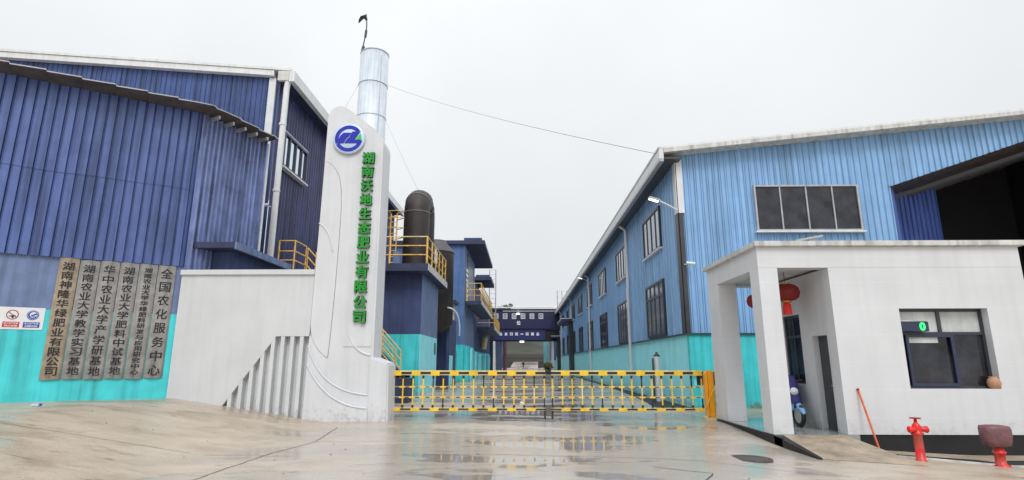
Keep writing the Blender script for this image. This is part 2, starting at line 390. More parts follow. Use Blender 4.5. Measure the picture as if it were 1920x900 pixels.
# ------------------------------------------------------------------ ground
def axis(lo, hi, a, b, st):
    c = []; x = a
    while x <= b + 1e-6: c.append(x); x += st
    return lo + c + hi
gx = axis([-900, -300, -120, -60, -35], [25, 40, 70, 140, 300, 900], -22, 16, .4)
gy = axis([-200, -60, -20, -6], [36, 48, 70, 100, 160, 260, 500, 1200], -2, 26, .4)
g = MB(); nx = len(gx)
g.add([(x, y, gz(x, y)) for y in gy for x in gx],
      [(j * nx + i, j * nx + i + 1, (j + 1) * nx + i + 1, (j + 1) * nx + i) for j in range(len(gy) - 1) for i in range(nx - 1)], 'wet_concrete', True)
struct(g.build('ground'))
def joint(pts, wd):
    m = MB(); P = []
    for i in range(len(pts) - 1):
        a, b = Vector(pts[i]), Vector(pts[i + 1]); n = max(2, int((b - a).length / .12))
        for k in range(n): P.append(a + (b - a) * k / n)
    P.append(Vector(pts[-1])); vs = []
    for i, p in enumerate(P):
        t = (P[min(i + 1, len(P) - 1)] - P[max(i - 1, 0)]).normalized(); q = Vector((-t.y, t.x))
        j = (mnoise.noise((p.x * 3, p.y * 3, 0)) * .03); h = wd * (.6 + .6 * abs(mnoise.noise((p.x * 5, p.y * 5, 7))))
        for sgn in (-1, 1):
            c = p + q * (j + sgn * h); vs.append((c.x, c.y, gz(c.x, c.y) + .005))
    m.add(vs, [(2 * i, 2 * i + 1, 2 * i + 3, 2 * i + 2) for i in range(len(P) - 1)], 'dark_metal')
    struct(m.build('pavement_joint'))
joint([(-4.35, 13.6), (-4.0, 11.2), (-4.25, 9.6), (-4.3, 7.4), (-4.4, 3)], .012)
joint([(-4.0, 11.2), (-1.5, 11.4)], .007)
joint([(-2.4, 9.65), (-.3, 9.75), (2.2, 9.4), (4.4, 8.6)], .010)
joint([(-1.0, 18.5), (-1.15, 15.2)], .01)
joint([(-1.0, 18.5), (-.4, 40)], .012)
joint([(1.9, 8.7), (2.6, 8.2), (2.2, 7.4)], .012)
joint([(-12, 9.4), (-8, 9.6), (-4.25, 9.6)], .007)

# hill with the road that climbs it far behind the gallery
h = MB(); hx = [-260 + i * 13 for i in range(41)]; hy = [132 + i * 8 for i in range(16)]
def hz(x, y):
    t = max(0, (y - 140) / 100); b = 21 * sstep(0, 1, t) * (.8 + .2 * mnoise.noise((x * .02, 3, 0))) + 2.2 * mnoise.noise((x * .06, y * .06, 1)) * min(1, t * 4)
    return b - .06 - .8 * (1 - min(1, t * 6))
h.add([(x, y, hz(x, y)) for y in hy for x in hx], [(j * 41 + i, j * 41 + i + 1, (j + 1) * 41 + i + 1, (j + 1) * 41 + i) for j in range(15) for i in range(40)], 'hill', True)
struct(h.build('hill'))
rd = MB(); rd.add([(-2.8, 100, .01), (3.2, 100, .01), (3.4, 128, .02), (-3.0, 128, .02), (4.2, 152, 1.6), (-2.4, 152, 1.6)], [(0, 1, 2, 3), (3, 2, 4, 5)], 'wet_concrete')
struct(rd.build('road'))
rw = MB(); rw.box(-30, 30, 152.2, 153.0, -.5, 3.6, 'iron')
for z in (1.4, 2.6): rw.box(-30, 30, 152.06, 152.2, z, z + .18, 'iron')
tag(rw.build('retaining_wall', loc=(0, 152.2, 0)), 'long grey retaining wall at the foot of the hill beyond the overhead gallery', 'wall')

# ------------------------------------------------------------------ right factory hall (light blue)
XS = 5.65
rb = thing('factory_hall', (XS, 19.5, 0), 'long light blue corrugated factory hall with two rows of windows on the right', 'factory')
top = lambda x: 9.0 + (x - XS) * .1035
m = MB(); m.corr((XS, 96), (XS, 19.5), 2.42, 8.75, .42, .05, 'light_cladding', rib=.24); m.build('side_cladding', rb)
m = MB(); m.corr((XS, 19.5), (13.35, 19.5), 2.42, lambda q: top(XS + q), .225, .075, 'light_cladding', rib=.42, start=.05)
m.corr((13.35, 19.5), (24, 19.5), lambda q: 7.72 + q * .335, lambda q: max(top(13.35 + q), 7.8 + q * .335), .225, .075, 'light_cladding', rib=.42)
m.build('gable_cladding', rb)
m = MB(); m.box(XS + .02, XS + .25, 19.52, 96, 0, 2.42, 'turquoise_pale_lit'); m.build('plinth_wall', rb)  # street face in the lifted turquoise, painted as if more brightly lit
m = MB(); m.box(XS + .02, 5.75, 19.3, 19.52, 0, 2.42, 'turquoise'); m.box(5.75, 6.75, 19.3, 19.52, 1.18, 2.42, 'turquoise'); m.box(5.75, 6.75, 19.3, 19.52, 0, .74, 'turquoise')
m.box(6.75, 15.5, 19.3, 19.52, 0, 2.42, 'turquoise'); m.build('plinth_wall', rb)
m = MB(); m.box(5.75, 6.75, 19.53, 19.6, .7, 1.2, 'black'); m.build('vent', rb)
m = MB(); m.box(5.55, XS + .02, 19.18, 96, 2.42, 2.47, 'dark_metal'); m.box(XS + .02, 13.3, 19.22, 19.45, 2.42, 2.47, 'dark_metal'); m.build('flashing', rb)
# recess under the loading roof: splayed wall, ceiling, back wall
m = MB(); m.corr((13.35, 19.5), (15.1, 21.9), 2.4, 9.2, .3, .06, 'recess_blue_shaded', rib=.3); m.corr((15.1, 21.9), (17.6, 23.0), 2.4, 10, .3, .07, 'recess_blue_shaded', rib=.3); m.build('recess_wall', rb)
m = MB()
vs = []; n = 60
for i in range(n + 1):
    x = 13.25 + i * 10.8 / n; z = 7.70 + (x - 13.35) * .335 + .03 * math.cos(i * 2.1)
    vs += [(x, 19.38, z), (x, 27, z - .35)]
m.add(vs, [(2 * i, 2 * i + 2, 2 * i + 3, 2 * i + 1) for i in range(n)], 'roof_sheet')
for y in (20.6, 22.2, 24): m.add([(14.2, y, 7.72), (24, y, 11.0), (24, y, 10.85), (14.2, y, 7.57)], [(0, 1, 2, 3)], 'dark_metal')
m.build('loading_roof', rb)
m = MB(); m.box(17.5, 17.6, 23.0, 26.6, 2.4, 11, 'interior'); m.box(16.4, 30, 26.6, 26.8, 0, 12, 'interior'); m.box(24, 24.2, 19.5, 26.6, 0, 11.5, 'interior'); m.box(13.4, 24, 19.5, 26.6, 2.3, 2.4, 'interior'); m.build('recess_back', rb)  # near-black walls: unlit depth of the bay put into the colour
# roof, gutter and trims
m = MB()
for y0, y1 in ((18.9, 96.4),):
    m.hexa([(5.02, y0, 9.02), (26, y0, 11.19), (26, y1, 11.19), (5.02, y1, 9.02), (5.02, y0, 9.10), (26, y0, 11.27), (26, y1, 11.27), (5.02, y1, 9.10)], 'white_metal')
m.hexa([(26, 18.9, 11.19), (46, 18.9, 9.1), (46, 96.4, 9.1), (26, 96.4, 11.19), (26, 18.9, 11.27), (46, 18.9, 9.2), (46, 96.4, 9.2), (26, 96.4, 11.27)], 'white_metal')
m.build('roof', rb)
m = MB(); m.box(4.92, 5.08, 18.86, 96.4, 8.62, 9.0, 'white_metal'); m.box(4.90, 4.95, 18.84, 96.4, 8.98, 9.06, 'grey_metal')
m.box(4.92, 5.08, 18.86, 96.4, 8.52, 8.61, 'grey_metal'); m.build('gutter', rb)
m = MB(); m.box(5.09, XS + .1, 19.0, 96.4, 8.66, 8.74, 'dark_metal'); m.build('soffit', rb)
m = MB(); m.hexa([(5.10, 18.88, 8.87), (26, 18.88, 11.05), (26, 19.46, 11.05), (5.10, 19.46, 8.87), (5.10, 18.88, 9.015), (26, 18.88, 11.18), (26, 19.46, 11.18), (5.10, 19.46, 9.015)], 'cornice')
m.build('gable_trim', rb)
m = MB(); m.box(XS - .04, XS + .20, 19.40, 19.46, 6.75, 8.8, 'white_metal'); m.box(XS - .06, XS - .01, 19.40, 19.75, 6.75, 8.66, 'white_metal'); m.build('corner_trim', rb)
m = MB(); m.box(XS - .04, XS + .14, 19.40, 19.46, 2.48, 6.74, 'dark_metal'); m.box(XS - .06, XS - .01, 19.40, 19.75, 2.48, 6.74, 'dark_metal'); m.build('corner_trim', rb)
for y in (28.9, 46, 63, 80):
    m = MB(); m.tube([(5.2, y, 8.6), (5.5, y, 8.35), (5.52, y, 5.2), (5.50, y, 5.1), (5.50, y, .15)], .085, 'white_metal', 10)
    for z in (7.2, 5.15, 3.4): m.tube([(5.50, y, z), (5.50, y, z + .07)], .11, 'white_metal', 10)
    m.build('downpipe', rb)
yy = 21.9; i = 0
while yy < 92:
    wdt = 3.1
    window(rb, (XS - .03, yy + wdt, 6.02), (0, -1, 0), wdt, 1.72, 4, gk='glass_sky', bar=.09, deep=.085, sill='white_metal')
    window(rb, (XS - .03, yy + wdt, 2.52), (0, -1, 0), wdt, 2.22, 4, (.73,), gk='glass_sky' if i % 3 != 2 else 'glass_dark', bar=.09, deep=.085)
    yy += 7.6; i += 1
window(rb, (8.36, 19.405, 6.05), (1, 0, 0), 3.72, 1.70, 4, fk='grey_metal', gk='glass_dark', bar=.06, deep=.1, sill='white_metal')
for (y0, y1, z) in ((62, 70, 5.9), (84, 88, 5.0)):
    m = MB(); m.box(4.35, XS - .02, y0, y1, z, z + .28, 'slab_navy'); m.box(4.30, XS - .02, y0 - .05, y1 + .05, z + .28, z + .36, 'white_metal')
    m.box(5.2, XS - .02, y0 + .4, y0 + 1.8, 0, z - .01, 'dark_metal'); m.build('porch_canopy', rb)
# ladder on the far roof end
m = MB()
for y in (78, 79.2): 
    for x in (4.95, 5.6, 6.3): m.tube([(x, y, 8.9), (x, y, 11.4)], .035, 'grey_metal', 5)
for z in (9.7, 10.5, 11.35):
    m.tube([(4.95, 78, z), (6.3, 78, z)], .03, 'grey_metal', 5); m.tube([(4.95, 79.2, z), (6.3, 79.2, z)], .03, 'grey_metal', 5); m.tube([(4.95, 78, z), (4.95, 79.2, z)], .03, 'grey_metal', 5)
m.build('roof_rail', rb)

# flat black strip on the ground along the hall
m = MB()
pts = [(19.0, 4.5), (20.5, 4.55), (22.5, 4.75), (26, 5.0), (34, 5.25), (60, 5.4)]
vs = []
for y, x in pts: vs += [(x, y, .012), (XS + .01, y, .012)]
m.add(vs, [(2 * i, 2 * i + 1, 2 * i + 3, 2 * i + 2) for i in range(len(pts) - 1)], 'black')
struct(m.build('dark_hall_strip'))
t = thing('utility_post', (5.32, 22.6, 0), 'white cylinder shaped utility post with a dark cap standing by the pale turquoise plinth', 'post')
m = MB(); m.tube([(5.32, 22.6, 0), (5.32, 22.6, 1.72)], .12, 'white_metal', 14); m.build('post', t)
m = MB(); m.lathe((5.32, 22.6, 1.72), [(.13, 0), (.13, .04), (.06, .09), (.05, .16), (0, .18)], 'dark_metal', 14); m.build('cap', t)
m = MB(); m.box(5.12, 5.17, 22.5, 22.6, .0, 1.65, 'dark_metal'); m.build('bracket', t)

def lamp(loc, label):
    x, y, z = loc
    t = thing('wall_lamp', loc, label, 'lamp', 'lamps on arms along the light blue hall')
    m = MB(); m.tube([(x, y, z), (x - .35, y - .02, z + .2), (x - .62, y - .03, z + .33)], .028, 'white_metal', 8); m.build('arm', t)
    m = MB(); m.obox((x - .62, y - .03, z + .33), Vector((-.9, 0, .3)).normalized(), Vector((.3, 0, .9)).normalized(), (0, -1, 0), (0, .42, -.03, .05, -.1, .1), 'grey_metal'); m.build('housing', t, bevel=.02)
    m = MB(); m.obox((x - .62, y - .03, z + .33), Vector((-.9, 0, .3)).normalized(), Vector((.3, 0, .9)).normalized(), (0, -1, 0), (.06, .40, -.05, -.032, -.08, .08), 'lamp_glow'); m.build('lens', t)
    return t
l0 = lamp((5.6, 19.4, 6.85), 'lit white lamp on a slanted arm at the near corner of the light blue hall')
dup(l0, (5.6, 45.5, 7.9), 'lit white lamp on an arm far along the street side of the light blue hall')

def cctv(loc, sx, label):
    x, y, z = loc
    t = thing('security_camera', loc, label, 'camera')
    m = MB(); m.tube([(x, y, z), (x + sx * .1, y - .12, z)], .02, 'white_metal', 6); m.build('bracket', t)
    m = MB(); m.tube([(x + sx * .02, y - .16, z + .03), (x + sx * .30, y - .24, z - .02)], .055, 'white_metal', 10); m.build('housing', t)
cctv((5.72, 19.38, 4.86), 1, 'white security camera on the dark corner trim of the light blue hall')
cctv((-9.1, 19.2, 7.0), -1, 'white security camera beside the downpipe of the navy warehouse')

# ------------------------------------------------------------------ left warehouse (navy, behind)
lb = thing('warehouse', (-9.35, 19.5, 0), 'tall navy corrugated warehouse with a white roof edge on the left of the yard', 'warehouse')
WX = -9.35
ltop = lambda x: 12.45 + (-x - 9.35) * .085
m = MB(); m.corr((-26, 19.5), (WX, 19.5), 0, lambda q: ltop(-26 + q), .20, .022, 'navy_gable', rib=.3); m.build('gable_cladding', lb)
m = MB(); m.corr((WX, 19.5), (WX, 39), 0, 12.2, .26, .06, 'navy_side_shaded', rib=.55); m.build('side_cladding', lb)
m = MB(); m.hexa([(-26, 19.2, 13.86), (-8.85, 19.2, 12.42), (-8.85, 39.3, 12.42), (-26, 39.3, 13.86), (-26, 19.2, 13.96), (-8.85, 19.2, 12.52), (-8.85, 39.3, 12.52), (-26, 39.3, 13.96)], 'white_metal'); m.build('roof', lb)
m = MB(); m.hexa([(-26, 19.24, 13.62), (-9.5, 19.24, 12.24), (-9.5, 19.46, 12.24), (-26, 19.46, 13.62), (-26, 19.24, 13.85), (-9.5, 19.24, 12.46), (-9.5, 19.46, 12.46), (-26, 19.46, 13.85)], 'white_metal'); m.build('gable_trim', lb)
m = MB(); m.box(-8.86, -8.66, 19.16, 39.3, 11.95, 12.38, 'white_metal'); m.box(-9.3, -8.87, 19.16, 19.3, 12.0, 12.38, 'cornice'); m.build('gutter', lb)
m = MB(); m.box(-9.34, -8.87, 19.32, 39.2, 12.02, 12.1, 'slab_navy'); m.build('soffit', lb)
m = MB(); m.box(-9.72, -9.46, 19.38, 19.46, 0, 12.2, 'white_metal'); m.build('corner_trim', lb)
m = MB(); m.tube([(-8.95, 19.3, 12.0), (-8.98, 19.3, 11.7), (-9.0, 19.3, 5.0), (-9.0, 19.3, .1)], .11, 'white_metal', 12)
for z in (10.2, 7.6): m.tube([(-9.0, 19.3, z), (-9.0, 19.3, z + .08)], .135, 'white_metal', 12)
m.build('downpipe', lb)
window(lb, (WX + .08, 19.95, 8.85), (0, 1, 0), 2.35, 1.42, 4, fk='frame_navy', gk='glass_mirror', bar=.1, deep=.12, sill='white_metal')
m = MB(); m.obox((WX + .06, 19.95, 8.85), YA, ZA, XA, (-.04, 2.39, 1.42, 1.47, 0, .12), 'white_metal'); m.build('window_head', lb)

# front annex with the sign boards: angled corrugated shed
A1 = Vector((-9.43, 15.06, 0)); TD = Vector((.840, .5426, 0)).normalized(); ND = Vector((TD.y, -TD.x, 0))
E2 = Vector((-8.5, 17.2, 0)); LW = 10.
A0 = A1 - TD * LW
sh = thing('corrugated_shed', tuple(A1), 'navy corrugated shed with a turquoise and slate plaster base at the left edge', 'shed')
m = MB(); m.corr((A0.x, A0.y), (A1.x, A1.y), 4.09, 6.36, .215, .065, 'navy_cladding', start=.03, fine=1)
o_ = ND * .014; m.corr((A0.x + o_.x, A0.y + o_.y), (A1.x + o_.x, A1.y + o_.y), lambda q: 6.30 + .05 * mnoise.noise((q * .8, 2, 0)), 8.66, .215, .065, 'navy_cladding', start=.03, fine=1); m.build('front_cladding', sh)
m = MB(); m.corr((A1.x, A1.y), (E2.x, E2.y), 3.4, 8.66, .155, .11, 'navy_pale_streaked', rib=.55); m.build('end_cladding', sh)
m = MB(); m.obox(A1, TD, ZA, ND, (-LW, 0, 2.77, 4.09, -.3, -.012), 'slate_plaster'); m.build('upper_plaster', sh)
m = MB(); m.obox(A1, TD, ZA, ND, (-LW, 0, -.3, 2.77, -.3, .0), 'turquoise'); m.build('lower_plaster', sh)
m = MB(); m.obox(A1, TD, ZA, ND, (-.006, .12, 0, 4.09, -.28, -.02), 'slate_plaster'); m.build('end_pier', sh)
m = MB()        # eave: corrugated sheets lying on the wall head
path = [A0, A1, E2]
P = []
for i in range(2):
    a, b = path[i], path[i + 1]; n = int((b - a).length / .03)
    t_ = (b - a).normalized(); nn = Vector((t_.y, -t_.x, 0))
    for k in range(n): P.append((a + (b - a) * k / n, nn))
P.append((path[2], nn))
def smoothn(i):
    q = Vector((0, 0, 0))
    for j in range(max(0, i - 14), min(len(P), i + 15)): q += P[j][1]
    return q.normalized()
PER = 24
for lay, kk in ((0, 'roof_sheet'), (.03, 'cornice')):
    vs = []
    for i, (p, nn) in enumerate(P):
        q = smoothn(i); fr = (i % PER) / PER
        saw = .07 * fr                                  # every sheet laps over the edge of the next
        ov = .66 - .18 * max(0, min(1, (i - len(P) + 70) / 60)) + .05 * (1 - fr) + .02 * mnoise.noise((i * .03, 0, 5))
        for d, z in ((ov, 8.67 + saw), (-.02, 8.665 + saw * .5), (-4, 9.0 + saw * .3)):
            c = p + q * d; vs.append((c.x, c.y, z + lay))
    n3 = len(P) - 1
    m.add(vs, [((3 * i + k, 3 * i + 3 + k, 3 * i + 4 + k, 3 * i + 1 + k) if not lay else (3 * i + k, 3 * i + 1 + k, 3 * i + 4 + k, 3 * i + 3 + k)) for i in range(n3) for k in (0, 1)], kk)
    if lay: m.add(edge + vs, [(3 * i, len(edge) + 3 * i, len(edge) + 3 * i + 3, 3 * i + 3) for i in range(n3)], 'grey_metal')
    edge = list(vs)
m.build('roof', sh)
m = MB()
for i in list(range(len(P) - 70, len(P), 14)):
    p, nn = P[i]; q = smoothn(i)
    m.obox(p, Vector((-q.y, q.x, 0)), ZA, q, (-.03, .03, 8.50, 8.60, -.1, .5), 'grey_metal')
m.build('rafter_ends', sh)
m = MB(); m.tube([(E2.x + .05, E2.y + .05, 8.6), (E2.x + .05, E2.y + .05, 3.5)], .05, 'white_metal', 8); m.build('downpipe', sh)

# porch slab jutting from the shed above the white wall
t = thing('porch_slab', (-8.7, 15.3, 3.6), 'dark navy flat porch slab jutting out above the white boundary wall', 'canopy')
m = MB(); m.box(-9.38, -8.12, 15.25, 19.0, 4.66, 4.80, 'slab_navy'); m.box(-8.14, -8.08, 15.22, 19.0, 4.63, 4.83, 'slate_plaster'); m.box(-9.38, -8.14, 15.20, 15.26, 4.66, 4.83, 'slab_navy'); m.build('slab', t)
m = MB(); m.box(-9.05, -8.4, 15.75, 18.6, 3.2, 4.655, 'blue_plaster'); m.build('wall', t)

# ------------------------------------------------------------------ sign boards
names = [('湖南神隆华绿肥业有限公司', 1.0), ('湖南农业大学教学实习基地', 1.0), ('华中农业大学产学研基地', 1.0), ('湖南农业大学肥料中试基地', 1.0),
         ('湖南农业大学华绿肥料研发与应用研究中心', .72), ('全国农化服务中心', 1.12)]
descs = ['rust stained metal name board with twelve black characters, at the left end of the row', 'grey metal name board of twelve black characters, beside the rusty left end board',
         'grey metal name board of eleven black characters, third from the rusty end board', 'grey metal name board of twelve black characters left of the crowded narrow lettered board',
         'grey metal name board crowded with small black characters', 'grey metal name board with eight widely spaced black characters beside the white wall']
S0 = -2.70; WB = .425
for i, (txt, sc) in enumerate(names):
    s0 = S0 + i * WB + (.006); s1 = S0 + (i + 1) * WB - .012; cx = (s0 + s1) / 2
    z0 = 1.08 + .012 * (i % 2); z1 = 4.08 - .02 * (i == 1) + .015 * (i == 0)
    base = A1 + TD * cx + Vector((0, 0, z0))
    t = thing('name_board', tuple(base + ND * .02), descs[i], 'sign', 'metal name boards on the turquoise wall')
    m = MB(); n = 9; vs = []
    for zz in (z0, z1):
        for k in range(n):
            a = -1 + 2 * k / (n - 1); d = .02 + .038 * (1 - a * a) ** .8
            p = A1 + TD * (cx + a * (s1 - s0) / 2) + ND * d; vs.append((p.x, p.y, zz + (.006 * math.sin(3 * a + i))))
    k_ = 'plate_rust' if i == 0 else 'plate'
    m.add(vs, [(k, k + 1, n + k + 1, n + k) for k in range(n - 1)], k_, True)
    bk = []
    for zz in (z0, z1):
        for a in (-1, 1):
            p = A1 + TD * (cx + a * (s1 - s0) / 2) + ND * .006; bk.append((p.x, p.y, zz))
    m.add(vs + bk, [(0, n, 2 * n + 2, 2 * n), (n - 1, 2 * n + 1, 2 * n + 3, 2 * n - 1), tuple(range(n)) + (2 * n + 1, 2 * n), tuple(range(2 * n - 1, n - 1, -1)) + (2 * n + 2, 2 * n + 3)], k_)
    m.build('plate', t)
    m = MB(); n = len(txt); top_, bot_ = z1 - .22, z0 + .2
    if sc < .9: top_, bot_ = z1 - .17, z0 + .17
    for j, ch in enumerate(txt):
        z = top_ + (bot_ - top_) * j / (n - 1); ss = .235 * sc
        glyphs(m, ch, A1 + TD * cx + ND * .060 + Vector((0, 0, z)), TD, ZA, ss, .004, 'ink', bold=.005, w=ss * .98, h=min(ss, (top_ - bot_) / (n - 1) * .84))
    m.build('lettering', t)

# safety notices
t = thing('safety_notice', tuple(A1 + TD * -3.2 + Vector((0, 0, 2.29)) + ND * .005), 'white safety notice with a red no smoking circle and a blue mask circle', 'sign')
m = MB(); m.obox(A1, TD, ZA, ND, (-4.6, -2.80, 2.27, 2.80, .004, .014), 'sign_white'); m.build('panel', t)
def ring(mb, c, r0, r1, k, d0=.016, d1=.022, n=28):
    vs = []
    for j in range(n):
        a = 2 * math.pi * j / n
        for rr, d in ((r0, d1), (r1, d1), (r1, d0)):
            p = c + TD * (math.cos(a) * rr) + ZA * (math.sin(a) * rr) + ND * d; vs.append(p)
    mb.add(vs, [(3 * j + q, 3 * j + q + 1, 3 * ((j + 1) % n) + q + 1, 3 * ((j + 1) % n) + q) for j in range(n) for q in (0, 1)], k)
for k, (s_, kr, kl, tx) in enumerate(((-3.40, 'red_dark', 'sign_red', ('进入生产区域', '禁止吸烟')), (-3.02, 'sign_blue', 'sign_blue', ('进入生产区域', '必须戴防护面罩')), (-3.86, 'red_dark', 'sign_red', ('进入生产区域', '禁止烟火')))):
    c = A1 + TD * s_ + Vector((0, 0, 2.62)); m = MB()
    if kr == 'sign_blue':
        ring(m, c, 0.001, .115, kr)
        ring(m, c, .092, .099, 'sign_white', .022, .026)
        ring(m, c + TD * .01 + ZA * .005, 0.001, .068, 'sign_white', .022, .026)
        m.obox(c + TD * .015, (TD + ZA * .5).normalized(), (ZA - TD * .5).normalized(), ND, (-.05, .065, -.015, .02, .026, .029), 'sign_blue')
        m.obox(c + TD * .03, TD, ZA, ND, (-.03, .03, -.05, -.03, .026, .029), 'sign_blue')
    else:
        ring(m, c, .10, .115, kr)
        m.obox(c, (TD - ZA * .8).normalized(), (ZA + TD * .8).normalized(), ND, (-.105, .105, -.007, .007, .022, .026), kr)
        m.obox(c - ZA * .03, (TD + ZA * .15).normalized(), ZA, ND, (-.06, .06, -.01, .01, .016, .020), 'ink')
        m.obox(c + TD * .01 - ZA * .06, TD, ZA, ND, (-.02, .02, -.02, .02, .016, .020), 'ink')
    m.build('pictogram', t)
    m = MB(); m.obox(c, TD, ZA, ND, (-.155, .155, -.30, -.17, .016, .020), kl); m.build('label_strip', t)
    m = MB()
    for j, tt in enumerate(tx): glyphs(m, tt, c + ZA * (-.205 - j * .06) + ND * .023, TD, ZA, .045, .001, 'sign_white', bold=.001, w=.26 if j == 0 else .24, h=.042)
    m.build('lettering', t)

# ------------------------------------------------------------------ white boundary wall with slats
t = thing('boundary_wall', (-7.5, 15.1, 0), 'low white rendered wall with a stepped panel of vertical slats beside the pylon', 'wall')
m = MB(); poly = [(-9.40, -.2), (-7.98, -.2), (-7.98, .26), (-6.62, 2.18), (-5.70, 2.18), (-5.70, 3.84), (-9.40, 3.84)]
m.prism(poly, (0, 15.0, 0), XA, ZA, -YA, 0, -.28, 'white_wall'); m.build('panel', t)
m = MB(); m.box(-9.42, -5.70, 14.94, 15.34, 3.843, 3.99, 'white_wall'); m.build('coping', t, bevel=.012)
m = MB(); m.box(-7.97, -5.71, 15.20, 15.27, -.2, 2.17, 'white_wall'); m.build('back_panel', t)
for k in range(8):
    x = -7.72 + k * .256; zt = min(2.176, .26 + (x - .02 + 7.98) * (1.92 / 1.36) - .01)
    m = MB(); m.hexa([(x - .05, 15.005, -.1), (x + .05, 15.005, -.1), (x + .05, 15.195, -.1), (x - .05, 15.195, -.1),
                      (x - .05, 15.005, zt), (x + .05, 15.005, min(2.176, zt + .10)), (x + .05, 15.195, min(2.176, zt + .10)), (x - .05, 15.195, zt)], 'white_wall')
    m.build('slat', t)

# ------------------------------------------------------------------ sign pylon
t = thing('sign_pylon', (-4.8, 15.4, 0), 'tall white slanted top sign pylon with green characters and a round blue emblem', 'sign')
outl = [(-5.76, -.1), (-5.70, 3.85), (-5.66, 8.55)]
for k in range(7):
    a = math.pi - k * R(127) / 6; outl.append((-5.32 + .34 * math.cos(a), 8.52 + .34 * math.sin(a)))
outl += [(-4.30, 8.15)]
for k in range(6):
    a = R(52) - k * R(52) / 5; outl.append((-4.52 + .52 * math.cos(a), 7.62 + .52 * math.sin(a)))
outl += [(-3.97, 1.6), (-3.95, -.1)]
m = MB(); m.prism(outl, (0, 15.0, 0), XA, ZA, -YA, 0, -.85, 'white_pylon'); m.build('slab', t, bevel=.03)
m = MB(); m.hexa([(-4.04, 14.90, -.1), (-3.52, 14.98, -.1), (-3.52, 15.84, -.1), (-4.04, 15.84, -.1), (-4.06, 14.90, 1.66), (-3.55, 14.98, 1.46), (-3.55, 15.84, 1.46), (-4.06, 15.84, 1.66)], 'white_pylon'); m.build('base_block', t, bevel=.04)
def bez(p0, p1, p2, p3, n=18):
    return [tuple(((1 - s) ** 3 * a + 3 * s * (1 - s) ** 2 * b + 3 * s * s * (1 - s) * c + s ** 3 * d) for a, b, c, d in zip(p0, p1, p2, p3)) for s in [i / n for i in range(n + 1)]]
# raised relief layers cast on the face
m = MB(); lay = bez((-5.72, 1.95), (-5.45, 1.1), (-4.9, .72), (-4.03, .66)) + [(-4.03, -.08), (-5.74, -.08)]
m.prism(lay, (0, 15, 0), XA, ZA, -YA, .045, 0, 'white_pylon'); m.build('relief_layer', t, bevel=.012)
m = MB(); lay = bez((-5.70, 1.45), (-5.35, .75), (-4.8, .36), (-4.03, .33)) + [(-4.03, -.08), (-5.73, -.08)]
m.prism(lay, (0, 15, 0), XA, ZA, -YA, .085, .046, 'white_pylon'); m.build('relief_layer', t, bevel=.012)
for yy_, cv in ((14.955, ((-5.72, 1.95), (-5.45, 1.1), (-4.9, .72), (-4.06, .66))), (14.915, ((-5.70, 1.45), (-5.35, .75), (-4.8, .36), (-4.06, .33)))):
    m = MB(); m.tube([(x, yy_, z) for x, z in bez(*cv)], .026, 'white_pylon', 8); m.build('relief_ridge', t)
m = MB(); m.tube([(x, 14.998, z) for x, z in bez((-4.66, 2.22), (-4.5, 1.85), (-4.3, 1.72), (-4.05, 1.68))], .028, 'white_pylon', 8); m.build('relief_ridge', t)
m = MB(); lay = [(-5.72, 2.5), (-5.665, 7.1)] + bez((-5.665, 7.15), (-5.3, 7.05), (-5.12, 6.6), (-5.12, 6.0)) + bez((-5.10, 5.9), (-5.08, 4.5), (-5.12, 2.8), (-5.18, 1.7)) + bez((-5.2, 1.6), (-5.4, 1.75), (-5.6, 1.9), (-5.70, 2.3), 6)
m.prism(lay, (0, 15, 0), XA, ZA, -YA, .014, 0, 'white_pylon'); m.build('relief_layer', t, bevel=.008)
m = MB(); m.box(-4.80, -4.04, 14.982, 15.0, 1.9, 7.0, 'white_pylon'); m.build('relief_layer', t, bevel=.008)
m = MB(); m.tube([(x, 15.0 - .02, z) for x, z in bez((-5.69, 5.3), (-5.5, 5.2), (-5.32, 4.95), (-5.26, 4.5))], .018, 'white_pylon', 8); m.build('relief_ridge', t)
for j, ch in enumerate('湖南沃地生态肥业有限公司'):
    m = MB(); z = 7.21 - j * (7.21 - 2.68) / 11
    glyphs(m, ch, (-4.39, 14.935, z), XA, ZA, .34, .045, 'green_letter', 'green_edge', bold=.013, w=.325, h=.325)
    m.build('character', t)
c = Vector((-4.99, 14.97, 7.80)); em = MB()
em.lathe(c, [(.455, 0), (.465, .01), (.465, .05), (.445, .065), (0, .066)], 'logo_pale', 40, axis=(0, -1, 0)); emo = em.build('emblem', t)
def ring2(mb, c, r0, r1, a0, a1, k, d=.075, n=28):
    vs = []
    for j in range(n + 1):
        a = R(a0) + (R(a1) - R(a0)) * j / n
        for rr, dd in ((r0, .06), (r0, d), (r1, d), (r1, .06)): vs.append(c + XA * (math.cos(a) * rr) + ZA * (math.sin(a) * rr) - YA * dd)
    mb.add(vs, [(4 * j + q, 4 * j + q + 1, 4 * j + 5 + q, 4 * j + 4 + q) for j in range(n) for q in range(3)], k)
rg = MB(); ring2(rg, c, .295, .40, 38, 204, 'logo_blue'); ring2(rg, c, .295, .40, 208, 350, 'logo_blue'); rg.build('ring', emo)
hl = MB()
K = .00328
for pl in ([(140, 322), (204, 322), (230, 272), (243, 264), (267, 224), (200, 224), (172, 252)], [(212, 322), (236, 280), (250, 270), (276, 214), (350, 210), (298, 292), (352, 292), (340, 322)]):
    poly = [((px - 247) * K, (277 - py) * K) for px, py in pl][::-1]
    hl.prism(poly, c, XA, ZA, -YA, .067, .082, 'logo_blue')
hl.build('monogram', emo)
gt = MB(); gt.prism([(.206, -.035), (.375, -.035), (.34, .155)], c, XA, ZA, -YA, .067, .084, 'logo_green'); gt.build('triangle', emo)

